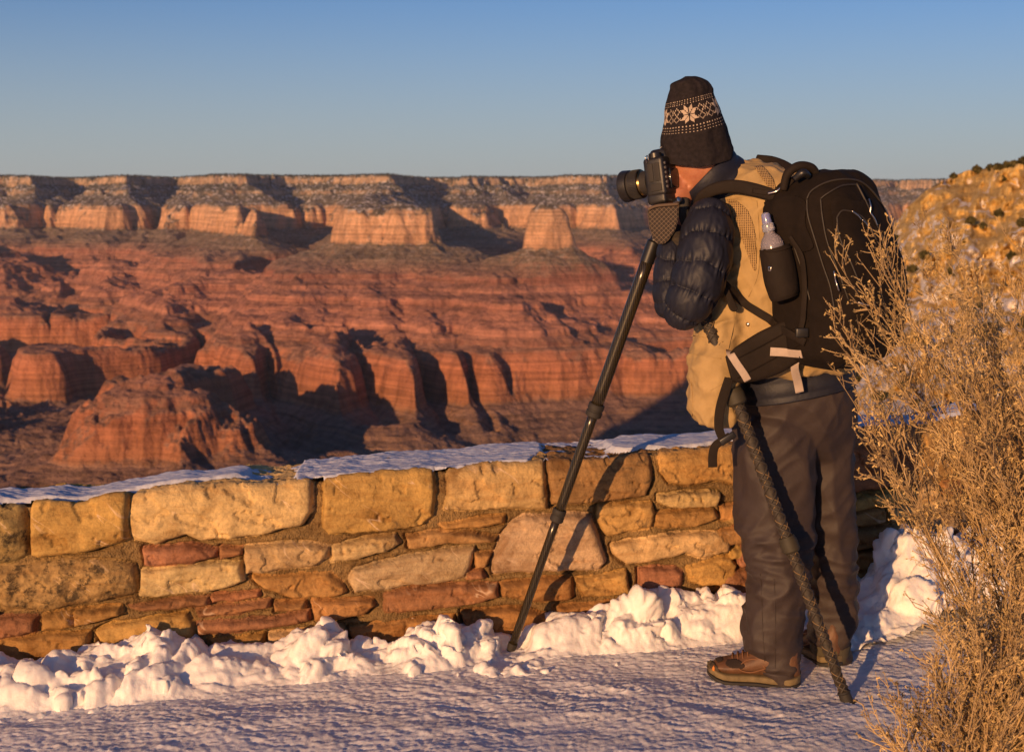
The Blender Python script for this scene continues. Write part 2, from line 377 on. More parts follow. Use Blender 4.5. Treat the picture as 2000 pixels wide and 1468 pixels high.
# ------------------------------------------------------------------ the stone wall
_wx = np.array([-9, -3, -1.43, -.65, .08, .69, 1.25, 1.9, 3.2, 7.0]); _wy = np.array([2.2, 3.62, 4.0, 4.2, 4.38, 4.55, 4.84, 5.3, 6.2, 8.6])
_wz = np.array([.45, .47, .487, .512, .538, .56, .555, .56, .55, .5])
def smooth_interp(x, xs, ys):
    x = np.asarray(x, float); k = np.linspace(-.25, .25, 9)
    return sum(np.interp(x+q, xs, ys) for q in k)/9
def WY(x): return smooth_interp(x, _wx, _wy)
def WZ(x): return smooth_interp(x, _wx, _wz)
def TH_(x): return np.interp(x, [-1.7, -.5], [.215, .33])
def on_wall(px, py):
    Y = 4.3
    for _ in range(25):
        p = P(px, py, Y); Y = .5*Y+.5*float(WY(p.x))
    p = P(px, py, Y); return p.x, p.z
SA = [('d', [(-40,400),(100,400),(150,500),(155,620),(60,670),(-40,680)]), ('y', [(190,375),(400,375),(660,350),(725,420),(715,540),(600,590),(380,630),(230,650),(185,630),(180,480)]),
 ('t', [(745,335),(1000,310),(1300,265),(1560,240),(1730,270),(1740,380),(1690,460),(1450,520),(1130,550),(1040,520),(870,570),(750,550),(735,450)]),
 ('r', [(800,600),(1100,585),(1220,615),(1215,645),(1050,685),(810,690)]), ('r', [(1235,595),(1360,590),(1360,620),(1240,655)]),
 ('t', [(1375,590),(1700,570),(1835,590),(1830,640),(1760,690),(1380,740),(1370,650)]), ('d', [(-40,700),(350,670),(640,670),(740,700),(765,840),(600,890),(300,935),(30,945),(-40,860)]),
 ('t', [(790,730),(1060,690),(1340,680),(1365,780),(1200,830),(900,860),(780,860)]), ('o', [(1410,765),(1600,750),(1840,735),(1900,790),(1930,840),(1860,865),(1640,875),(1480,820)]),
 ('r', [(725,920),(960,890),(1155,870),(1160,910),(1000,935),(780,940)]), ('r', [(1170,870),(1440,840),(1450,865),(1180,900)]), ('r', [(1100,945),(1290,915),(1500,895),(1505,925),(1330,955),(1120,975)]),
 ('o', [(1530,905),(1700,900),(1705,935),(1540,945)]), ('r', [(-40,980),(210,975),(200,1060),(20,1095),(-40,1095)]), ('o', [(245,965),(410,955),(410,1030),(240,1055)]),
 ('o', [(420,950),(680,925),(690,960),(570,1000),(420,1025)]), ('y', [(540,1060),(620,1030),(1040,965),(1080,1010),(1085,1090),(850,1125),(590,1160),(560,1110)]),
 ('r', [(1110,1010),(1500,990),(1720,955),(1725,1005),(1450,1045),(1110,1080)]), ('o', [(-40,1110),(300,1080),(500,1070),(510,1180),(250,1215),(60,1250),(-40,1255)]),
 ('o', [(1160,1105),(1470,1085),(1480,1200),(1380,1200),(1200,1150)]), ('t', [(1500,1080),(1900,1035),(1940,1085),(1830,1105),(1680,1120),(1650,1240),(1560,1235),(1510,1160)])]
SB = [('y', [(215,280),(340,290),(800,235),(825,300),(815,440),(760,490),(600,520),(240,540),(210,500)]), ('t', [(905,210),(1200,190),(1410,195),(1440,270),(1450,405),(1200,400),(880,410),(900,330)]),
 ('b', [(1365,160),(1450,135),(1750,110),(1960,110),(2030,190),(2040,240),(2000,330),(1750,370),(1480,380),(1465,240)]), ('o', [(860,495),(1060,455),(1215,450),(1210,490),(1060,510),(880,515)]),
 ('y', [(670,560),(900,530),(1060,545),(1165,575),(1150,590),(900,590),(680,625)]), ('t', [(250,620),(420,575),(605,555),(635,600),(560,640),(400,680),(250,700)]),
 ('p', [(370,760),(480,720),(860,640),(1050,620),(1040,680),(1000,790),(880,810),(560,850),(380,870),(350,800)]), ('o', [(1055,655),(1140,655),(1110,730),(1060,735)]), ('r', [(1010,755),(1090,755),(1110,790),(1000,800)]),
 ('p', [(1330,440),(1480,450),(1600,430),(1690,450),(1730,540),(1780,700),(1740,735),(1500,755),(1150,755),(1150,690),(1190,570),(1260,480)]),
 ('r', [(540,880),(870,835),(1180,825),(1185,890),(1000,945),(700,975),(550,970)]), ('o', [(1200,820),(1590,790),(1590,890),(1560,905),(1380,920),(1205,890)]), ('y', [(1615,800),(1890,760),(1910,870),(1650,890)]),
 ('o', [(135,930),(480,910),(500,940),(430,995),(220,1030),(160,1025)]), ('o', [(350,1070),(700,1030),(930,1010),(950,1080),(860,1120),(720,1120),(640,1165),(400,1160),(360,1100)]),
 ('o', [(975,985),(1280,960),(1470,1000),(1460,1060),(1300,1100),(1100,1100),(1000,1050)]), ('o', [(1510,950),(1830,925),(1845,1000),(1520,1005)])]
SCC = [('y', [(50,600),(60,575),(140,570),(420,555),(440,610),(410,715),(250,740),(110,760),(60,660)]), ('y', [(460,270),(520,225),(700,205),(850,190),(975,180),(990,300),(970,420),(860,400),(640,435),(530,410),(480,340)]),
 ('t', [(455,505),(640,485),(800,475),(870,490),(855,560),(700,575),(540,570),(465,545)]), ('o', [(445,620),(640,605),(830,600),(855,650),(760,690),(500,715),(440,700)]),
 ('t', [(150,830),(330,795),(560,755),(730,750),(900,750),(940,790),(930,870),(780,910),(640,880),(420,940),(250,955),(160,890)]), ('y', [(655,975),(800,935),(940,915),(975,960),(970,1040),(900,1090),(750,1095),(670,1060)]),
 ('r', [(330,1000),(560,985),(615,1010),(610,1090),(400,1130),(330,1110)]), ('o', [(220,1240),(400,1190),(680,1165),(685,1220),(560,1300),(380,1310),(215,1300)]), ('o', [(710,1180),(860,1170),(860,1195),(720,1235)]),
 ('o', [(880,570),(1010,565),(1010,660),(880,665)]), ('r', [(970,710),(1040,700),(1040,770),(975,775)]), ('y', [(950,860),(1025,850),(1025,910),(950,915)]), ('o', [(900,1150),(1000,1020),(1060,1060),(1040,1180)])]
STC = {'t': (.47, .34, .165), 'y': (.43, .27, .10), 'o': (.34, .19, .072), 'r': (.29, .145, .078), 'p': (.40, .29, .175), 'b': (.26, .165, .074), 'd': (.27, .19, .09)}
def wall_stones():
    S = []
    for arr, ox, oy, sc in ((SA, 0, 860, 2.857), (SB, 560, 850, 2.857), (SCC, 1150, 820, 3.414)):
        for c, pts in arr:
            w = [on_wall(ox+a/sc, oy+b/sc) for a, b in pts]
            if ox+min(p[0] for p in pts)/sc < 0:
                pass
            ymax = max(z-WZ(x) for x, z in w)
            if ymax > -.055:   # top course: run up over the edge
                w = [(x, float(WZ(x))+.3 if z > WZ(x)-.03 else z) for x, z in w]
            S.append((c, w))
    rng = random.Random(5)
    def fill(xa, xb):
        z = -.12
        while z < .5:
            h = rng.uniform(.045, .085); top = z+h > .42
            if z+h > .36 and z+h <= .43: h = .36-z; top = False
            if h < .03: z = .37; h = .15; top = True
            x = xa-rng.uniform(0, .1)
            while x < xb:
                w = rng.uniform(.09, .30) if not top else rng.uniform(.2, .4)
                x1 = min(x+w, xb+.02); zt = .9 if top else z+h-.012+rng.uniform(-.004, .004)
                if x1-x > .05:
                    a = rng.uniform(.004, .014)
                    S.append((rng.choice('tyyooorrpb'), [(x, z+a), (x+a, z), (x1-.012-a, z+rng.uniform(-.006, .006)), (x1-.012, z+a), (x1-.012, zt-a), (x1-.02, zt), (x+a, zt), (x, zt-a)]))
                x = x1
            z += h
    fill(-5.0, on_wall(-14, 1100)[0]-.012); fill(on_wall(1450, 1000)[0], 4.5)
    return S
def poly_sd(x, z, poly):
    "positive inside"
    p = np.array(poly); q = np.roll(p, -1, 0)
    d = np.full(x.shape, 9.0); ins = np.zeros(x.shape, bool)
    for (ax, az), (bx, bz) in zip(p, q):
        ex, ez = bx-ax, bz-az; L = ex*ex+ez*ez+1e-12
        t = np.clip(((x-ax)*ex+(z-az)*ez)/L, 0, 1)
        d = np.minimum(d, np.hypot(x-ax-t*ex, z-az-t*ez))
        c = ((az > z) != (bz > z)) & (x < ex*(z-az)/(ez if abs(ez) > 1e-9 else 1e-9)+ax)
        ins ^= c
    return np.where(ins, d, -d)
def make_wall():
    st = wall_stones()
    xs = np.concatenate([np.arange(-4.8, -1.75, .02), np.arange(-1.75, 1.75, .0034), np.arange(1.75, 4.4, .02)])
    zr = np.concatenate([np.arange(-.12, 0, .008), np.arange(0, 1.0001, .0075)])       # fraction of height
    nf = len(zr); nt_ = 70; nb = 14
    tt = np.concatenate([zr*1.0, 1+np.linspace(0, 1, nt_+1)[1:], 2+np.linspace(0, 1, nb+1)[1:]])
    S_, T_ = np.meshgrid(xs, tt); TH = TH_(S_)
    wz = WZ(S_); wy = WY(S_)
    wz = wz-.006+.015*n2(S_*2.7+.3, S_*0+.37, 5)+.010*n2(S_*8, S_*0+.41, 6)
    zf = np.where(T_ <= 1, T_*wz, wz); zf = np.where(T_ > 2, wz*(1-(T_-2))-.3*(T_-2), zf)
    yo = np.where(T_ <= 1, 0.0, np.clip(T_-1, 0, 1)*TH)
    # stone field
    sx = S_+.006*n3(S_*14, zf*14, yo*14, 1)+.0025*n3(S_*45, zf*45, yo*45, 2)
    sz = zf+.006*n3(S_*14, zf*14, yo*14, 3)+.0025*n3(S_*45, zf*45, yo*45, 4)
    best = np.full(S_.shape, -.05); idx = np.full(S_.shape, -1)
    for i, (c, pl) in enumerate(st):
        a = np.array(pl); m = (sx > a[:, 0].min()-.03) & (sx < a[:, 0].max()+.03) & (sz > a[:, 1].min()-.03) & (sz < a[:, 1].max()+.03) & (T_ <= 2)
        if not m.any(): continue
        # for the top course the distance to the raised top edge must not count
        sd = poly_sd(sx[m], sz[m], pl); sd = sd+.0028; b = best[m]; w = sd > b
        b[w] = sd[w]; best[m] = b; ii = idx[m]; ii[w & (sd > -.004)] = i; idx[m] = ii
    rng = np.random.RandomState(3); n = len(st)
    prot = rng.uniform(.024, .042, n+1); tx = rng.uniform(-.04, .06, n+1); tz = rng.uniform(-.07, .05, n+1); rn = rng.uniform(.0022, .0058, n+1)
    rough = np.array([1.0]*n+[.6]); cx_ = np.zeros(n+1); cz_ = np.zeros(n+1)
    colr = np.zeros((n+1, 3)); colr[n] = (.20, .135, .062)
    for i, (c, pl) in enumerate(st):
        a = np.array(pl); cx_[i] = a[:, 0].mean(); cz_[i] = min(a[:, 1].mean(), .46)
        colr[i] = np.array(STC[c])*rng.uniform(.86, 1.12)*np.array([1, rng.uniform(.95, 1.06), rng.uniform(.9, 1.1)])
        if c == 'd': rough[i] = 2.6; rn[i] = .016
        if c == 'p': rn[i] = .006; rough[i] = .5
    inside = best > 0
    edge = 1-np.exp(-np.maximum(best, 0)/rn[idx])
    face = prot[idx]+tx[idx]*(S_-cx_[idx])+tz[idx]*(zf-cz_[idx])
    h = np.where(inside, face*edge, 0)
    gap = np.exp(-((best+.0035)/.0035)**2)*.024*sstep(-.5, .1, n2(S_*6, zf*6, 31))
    h = h-gap*(~inside)
    mort = (~inside)*(.004*n3(S_*60, zf*60, yo*60, 8)+.003*n3(S_*150, zf*150, yo*150, 9)+.010*n2(S_*9, zf*9, 14))
    fac_ = np.abs(n3(S_*9+idx*7.3, zf*16+S_*3, yo*10, 11)); fine = inside*rough[idx]*edge*(.010*(.35-fac_)+.0062*f3(S_*26+idx, zf*40, yo*34, 5, 12, .66)+.004*(.3-np.abs(n3(S_*21+idx*1.7, zf*30-S_*9, yo*20, 19))))
    chips = inside*edge*(-.009*sstep(.22, .26, n3(S_*10+idx*3.1, zf*19+S_*6, yo*11, 44)+.25*n3(S_*50, zf*50, yo*50, 45)))
    h = h+mort+fine+chips
    # top face: flaky ledges instead of the smooth offset
    fl = f3(S_*5, yo*11, S_*0, 4, 22)
    led = (np.floor((fl+.5)*9)/9-.5)
    htop = .026*led+.009*f3(S_*40, yo*40, S_*0, 3, 23)+.006*edge*inside+.003
    # directions: front pushes -y, top pushes up, rounded arris between
    a = np.clip((T_-1)*TH/.035+.5, 0, 1); a = np.where(T_ < 1, np.clip(.5-(1-T_)*wz/.035*.5, 0, .5), a)
    dyy = -np.cos(a*np.pi/2); dzz = np.sin(a*np.pi/2)
    rnd = .012*(1-np.abs(2*a-1))
    hh = np.where(T_ <= 1, h, htop*np.minimum(1, (T_-1)*TH/.03)+h*(1-np.minimum(1, (T_-1)*TH/.03)))
    back = T_ > 2
    Y = wy+yo+np.where(back, .01*n3(S_*9, zf*9, yo, 3), dyy*hh)+rnd
    Z = zf+np.where(back, 0, dzz*np.minimum(hh, .034))-rnd*.9
    Y = np.where((T_ > 1.9) & (T_ <= 2), Y-.01*f3(S_*12, S_*0, yo, 2, 2), Y)
    V = np.stack([S_, Y, Z], -1).reshape(-1, 3)
    o = mesh_np('stone_wall', V, grid_quads(len(tt), len(xs)), [])
    C = colr[idx]; 
    add_col(o, 'stone', C.reshape(-1, 3))
    prm = np.stack([inside*1.0, rng.rand(n+1)[idx], np.where(inside, rough[idx]/3, 0)], -1)
    add_col(o, 'info', prm.reshape(-1, 3))
    m = M('sandstone_masonry', rough=.92, Specular_IOR_Level=.2)
    p = m.coord('Position'); at = m.attr('stone'); inf = m.n('ShaderNodeSeparateColor'); m.L.new(m.attr('info'), inf.inputs[0])
    big = m.ramp(m.noise(p, 9, 5, .6, .6), [(.3, (.56, .47, .38)), (.48, (.98, .96, .92)), (.68, (1.28, 1.24, 1.16))])
    col = m.mix(1, at, big, 'MULTIPLY')
    pw = m.coord('Position', (5, 5, 34)); 
    lam = m.ramp(m.noise(pw, 1, 5, .6, 1.2), [(.35, (.78, .68, .6)), (.52, (1, 1, 1)), (.68, (1.12, 1.08, 1.0))])
    col = m.mix(.7, col, lam, 'MULTIPLY')
    grn = m.ramp(m.noise(p, 160, 3, .7), [(.3, .7), (.5, 1), (.7, 1.2)])
    col = m.mix(.6, col, grn, 'MULTIPLY')
    # calcite veins on some stones
    r0_ = m.n('ShaderNodeMapping'); r0_.inputs['Rotation'].default_value = (0, .95, 0); m.L.new(m.coord('Position'), r0_.inputs[0]); rot = m.n('ShaderNodeMapping'); rot.inputs['Scale'].default_value = (16, 1, 3); m.L.new(r0_.outputs[0], rot.inputs[0])
    v = m.math('ABSOLUTE', m.math('SUBTRACT', m.noise(rot.outputs[0], 1, 2, .5, .5), .5))
    vein = m.math('MULTIPLY', m.mr(v, .016, .0, 0, 1), m.math('MULTIPLY', m.math('GREATER_THAN', inf.outputs[1], .45), inf.outputs[0]))
    vein = m.math('MULTIPLY', vein, m.mr(m.noise(p, 7, 2), .55, .62))
    col = m.mix(m.math('MULTIPLY', vein, .6, clamp=True), col, (.74, .55, .38))
    # lichen and dark stains
    sm = m.math('MULTIPLY', m.mr(m.noise(p, 22, 6, .7, .4), .56, .66), m.mr(m.noise(p, 3.3, 2), .46, .62))
    col = m.mix(m.math('MULTIPLY', sm, .75), col, (.055, .04, .03))
    ls = m.math('MULTIPLY', m.mr(m.noise(p, 26, 5, .7), .50, .60), m.mr(inf.outputs[2], .7, .9))
    col = m.mix(ls, col, (.04, .03, .02))
    m.color(col)
    b = m.bump(m.noise(p, 240, 4, .7), .55, .0015)
    b = m.bump(m.noise(p, 48, 7, .68, .5), .9, .007, b)
    mp = m.vor(p, 170, 'F1'); bm_ = m.n('ShaderNodeBump'); m.L.new(m.math('MULTIPLY', mp, m.math('SUBTRACT', 1.0, inf.outputs[0])), bm_.inputs['Height'])
    bm_.inputs['Strength'].default_value = .8; bm_.inputs['Distance'].default_value = .004; m.L.new(b, bm_.inputs['Normal'])
    m.normal(bm_.outputs[0]); o.data.materials.append(m.m)
    tag(o, 'low wall of rough golden, tan and reddish stone blocks set in mortar along the canyon rim', 'wall')
    # snow lying on the coping
    u = (T_-1)
    sel = (T_ > 1) & (T_ <= 2)
    r0, r1 = np.where(sel[:, 0])[0][[0, -1]]
    Sx, Tt, Yy, Zz = (q[r0:r1+1] for q in (S_, u, Y, Z))
    pxs = np.array([on_wall(q, 930)[0] for q in (-300, 0, 250, 440, 480, 560, 580, 1030, 1070, 1170, 1230, 1400, 1450, 2200)])
    amt = np.interp(Sx, pxs, [.9, 1., 1., .7, -.3, -.4, 1.1, 1.0, -.2, -.3, .8, .7, .4, .6])
    lo = np.interp(Sx, pxs, [.25, .2, .25, .35, .5, .4, .03, .05, .5, .4, .25, .3, .3, .3]); hi = np.interp(Sx, pxs, [.8, .8, .8, .8, .7, .95, 1.05, 1.05, .8, .8, .95, .85, .8, .8])
    nz = f2(Sx*9, Yy*14, 4, 71)
    mk = np.minimum(np.minimum(Tt-lo, hi-Tt)*3.2, .35)*np.maximum(amt, 0)+(amt-.25)*.08+nz*.16
    top = WZ(Sx)-.006+.015*n2(Sx*2.7+.3, Sx*0+.37, 5)+.010*n2(Sx*8, Sx*0+.41, 6)+.012+.006*f2(Sx*5, Yy*12, 3, 72)+.004*f2(Sx*22, Yy*60, 3, 74)+.008*np.maximum(0, amt-.9)*4*f2(Sx*22, Yy*30, 3, 73)
    zs = top+np.clip(mk, -.12, .07)*.15
    k = (mk > -.06)
    Q = grid_quads(*Sx.shape); kf = k.ravel()[Q].all(1)
    Q = Q[kf]; used, inv = np.unique(Q, return_inverse=True)
    Vs = np.stack([Sx, Yy, zs], -1).reshape(-1, 3)[used]
    so_ = mesh_np('coping_snow', Vs, inv.reshape(-1, 4), [SHADE_SNOW])
    tag(so_, 'thin snow, tinted blue for shade, lying along the top of the stone wall', 'snow', kind='stuff')
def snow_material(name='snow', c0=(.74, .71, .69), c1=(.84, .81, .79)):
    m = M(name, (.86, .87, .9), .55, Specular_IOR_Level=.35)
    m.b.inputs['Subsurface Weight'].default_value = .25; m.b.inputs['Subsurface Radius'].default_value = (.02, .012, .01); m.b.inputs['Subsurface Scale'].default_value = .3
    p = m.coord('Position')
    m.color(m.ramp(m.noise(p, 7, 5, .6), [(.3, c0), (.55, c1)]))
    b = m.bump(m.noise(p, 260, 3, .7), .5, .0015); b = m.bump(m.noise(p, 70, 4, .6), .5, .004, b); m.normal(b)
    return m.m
SNOW = snow_material(); SHADE_SNOW = snow_material('shade_blue_snow', (.40, .43, .55), (.52, .55, .66)); PATH = snow_material('trodden_snow', (.60, .58, .60), (.78, .76, .78))  # coping snow: its bluish shade is put into the colour
make_wall()

# ------------------------------------------------------------------ snowy path and the ploughed bank
def snow_ground():
    xs = np.concatenate([-1.7-np.geomspace(.02, 7, 60)[::-1], np.arange(-1.7, 2.05, .0046), 2.05+np.geomspace(.02, 6, 60)])
    ws = np.concatenate([[-.14, -.07], np.arange(0, .62, .0046), np.arange(.62, 1.35, .0062), 1.35+np.geomspace(.02, 9, 70)])   # distance in front of the wall
    X, W = np.meshgrid(xs, ws[::-1]); Y = WY(X)-W
    calm = .35+.65*sstep(-.25, .3, f2(X*1.7, Y*2.3, 3, 99)); Z = .016*f2(X*2.2, Y*2.6, 3, 81)+.006*calm*f2(X*7, Y*11, 4, 82, .6)+.0038*calm*f2(X*15+2*n2(X*3, Y*3, 5), Y*30, 4, 83, .58, ridge=True)+.0026*(.2+1.0*sstep(-.1, .35, f2(X*2.6+4, Y*4.5, 3, 199)))*f2(X*24+5*n2(X*4, Y*5, 7), Y*70+6*n2(X*6, Y*4, 17), 3, 183, .6, ridge=True)-.014+.004*f2(X*48, Y*60, 3, 184)+.002*f2(X*90, Y*110, 2, 84)
    for fx0, fy0, fa in ((-.95, 3.52, .3), (-.55, 3.60, .25), (-.22, 3.48, .35), (.12, 3.62, .2), (.42, 3.52, .3), (-1.2, 3.66, .2), (.62, 3.72, 2.6), (.22, 3.86, 2.8), (-.2, 3.80, 2.7), (-.62, 3.78, .2)):
        cu, su = math.cos(fa), math.sin(fa); uu = (X-fx0)*cu+(Y-fy0)*su; vv = -(X-fx0)*su+(Y-fy0)*cu
        q = np.hypot(uu/.145, vv/(.050+.012*np.sign(uu)*np.minimum(np.abs(uu)/.1, 1)))+.25*n2(X*22, Y*22, 71); Z = Z-.0035*sstep(1.5, .6, q)+.0012*np.exp(-((q-1.4)/.25)**2)
    hf = [(-400, .08), (0, .075), (120, .085), (250, .075), (330, .105), (450, .075), (540, .03), (580, .06), (650, .085), (700, .03), (770, .03), (800, .075), (880, .1), (950, .075), (1000, .025), (1040, .05), (1090, .08), (1200, .095), (1300, .085), (1400, .12), (1450, .11), (1550, .08), (1640, .06), (1690, .17), (1740, .27), (1820, .24), (1950, .16), (2300, .12)]
    hx = np.array([on_wall(a, 1200)[0] for a, _ in hf]); H = np.interp(X, hx, [b for _, b in hf])
    Wd = np.interp(X, hx, [.36 if a < 500 else .30 if a < 900 else .26 if a < 1500 else .60 for a, _ in hf])+.05*f2(X*3, X*0, 3, 85)
    t = np.clip(1-W/Wd, 0, 1)
    prof = sstep(0, .55, t)*(1-.35*sstep(.75, 1, t))
    B = .86*H*prof*(1+.6*f2(X*4.3, W*6, 3, 86)); pf = np.clip(B/.03, 0, 1); B = B+pf*(.030*np.abs(n2(X*6+n2(X*5, W*5, 3), W*9, 186))*2-.008)
    rng = np.random.RandomState(9)
    dx = X[0, 1]
    n = 80; XW = X+.030*n2(X*13, W*13, 61)+.012*n2(X*38, W*38, 62); WW = W+.030*n2(X*13, W*13, 63)+.012*n2(X*38, W*38, 64)
    cx = rng.uniform(-2.2, 2.4, n); cw = rng.uniform(.01, .40, n)**1.0; r = rng.gamma(2.0, .010, n)+.007
    r = np.minimum(r, .05)
    Bs = B.copy()
    wl = W[:, 0]
    for a, b, q in zip(cx, cw, r):
        wd = float(np.interp(a, hx, [.34]*len(hx)))
        if b > wd-.01 and rng.rand() < .55: q = min(q, .014)
        if b > wd+.06: q = min(q, .008)
        j0, j1 = np.searchsorted(xs, [a-q-.04, a+q+.04]); 
        i = np.where((wl > b-q-.04) & (wl < b+q+.04))[0]
        if j1-j0 < 2 or len(i) < 2: continue
        sub = Bs[i[0]:i[-1]+1, j0:j1]; d2 = (XW[i[0]:i[-1]+1, j0:j1]-a)**2+(WW[i[0]:i[-1]+1, j0:j1]-b)**2
        base = B[(i[0]+i[-1])//2, (j0+j1)//2]
        top = base*1.0-q*.22+q*.60*np.maximum(0, 1-d2/(q*q))**.75
        m_ = d2 < q*q
        k = .016; hh = np.clip(.5+.5*(top-sub)/k, 0, 1)
        sub[m_] = np.maximum(sub, sub*(1-hh)+top*hh+k*hh*(1-hh)*(top > sub-k))[m_]
    B = np.maximum(Bs, 0)
    fx_ = P(1000, 1262, 4.235).x; fd = np.hypot((X-fx_)/.075, (Y-4.22)/.085); B = B*sstep(.35, 1.3, fd)
    Zg = Z
    V = np.stack([X, Y, Zg], -1).reshape(-1, 3)
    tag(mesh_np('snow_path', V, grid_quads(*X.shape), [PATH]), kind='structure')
    # the bank as its own body of snow
    mask = (W < .52)
    r0 = np.where(mask[:, 0])[0][0]
    Xb, Yb, Zb = X[r0:], Y[r0:], (Z+np.where(B > .002, B-.004*np.clip(1-B/.02, 0, 1), -.02))[r0:]
    ok = (B[r0:] > .0015) & (Xb > -3.5) & (Xb < 3.5)
    Zs = Zb.copy()
    for _ in range(6): Zs[1:-1, 1:-1] = (Zs[:-2, 1:-1]+Zs[2:, 1:-1]+Zs[1:-1, :-2]+Zs[1:-1, 2:])/4
    gy, gx = np.gradient(Zs); dX = np.gradient(Xb, axis=1); dY = np.gradient(Yb, axis=0)
    Nn = np.stack([-gx/dX, -gy/dY, np.ones_like(Zb)], -1); Nn /= np.linalg.norm(Nn, axis=-1)[..., None]
    wq = .5*n3(Xb*7, Yb*7, Zb*7, 90)
    bil = np.abs(n3(Xb*9+wq, Yb*10, Zb*12+wq, 91)); bil2 = np.abs(n3(Xb*27+wq, Yb*27+wq, Zb*30, 92)); bil3 = n3(Xb*85, Yb*85, Zb*85, 93)
    amp = np.clip(B[r0:]/.035, 0, 1)*(.55+.9*sstep(-.3, .4, n2(Xb*3.1, Yb*5, 94)))
    dsp = amp*(.050*bil+.016*bil2*(.3+bil*2)+.0045*bil3-.010)
    Xb, Yb, Zb = Xb+Nn[..., 0]*dsp, Yb+Nn[..., 1]*dsp, Zb+Nn[..., 2]*dsp
    Q = grid_quads(*Xb.shape); kf = ok.ravel()[Q].any(1); Q = Q[kf]; used, inv = np.unique(Q, return_inverse=True)
    o = mesh_np('snow_bank', np.stack([Xb, Yb, Zb], -1).reshape(-1, 3)[used], inv.reshape(-1, 4), [SNOW])
    tag(o, 'lumpy white snow bank shovelled up against the foot of the stone wall', 'snow bank', kind='stuff')
snow_ground()
# ------------------------------------------------------------------ near limestone slope to the right
def tube_mesh(paths, sides=3):
    "paths: list of (pts Nx3, radii N) -> verts, quads"
    VV, QQ = [], []; n0 = 0
    ang = np.arange(sides)*2*np.pi/sides; ca, sa = np.cos(ang), np.sin(ang)
    for pts, rad in paths:
        pts = np.asarray(pts, float); rad = np.asarray(rad, float); n = len(pts)
        t = np.gradient(pts, axis=0); t /= np.linalg.norm(t, axis=1)[:, None]+1e-9
        a = np.cross(t, [0.31, .2, .93]); a /= np.linalg.norm(a, axis=1)[:, None]+1e-9; b = np.cross(t, a)
        V = pts[:, None]+rad[:, None, None]*(a[:, None]*ca[None, :, None]+b[:, None]*sa[None, :, None])
        VV.append(V.reshape(-1, 3)); QQ.append(grid_quads(n, sides, True)+n0); n0 += n*sides
    return np.concatenate(VV), np.concatenate(QQ)
def leaf_cloud(rng, C, size, stretch=1.0):
    "one small bent quad per centre"
    n = len(C); a = rng.normal(size=(n, 3)); a /= np.linalg.norm(a, axis=1)[:, None]
    b = np.cross(a, rng.normal(size=(n, 3))); b /= np.linalg.norm(b, axis=1)[:, None]
    s = size*rng.uniform(.5, 1.3, n)[:, None]
    V = np.stack([C-a*s-b*s*stretch, C+a*s-b*s*stretch, C+a*s+b*s*stretch, C-a*s+b*s*stretch], 1)
    return V.reshape(-1, 3), np.arange(4*n).reshape(-1, 4)
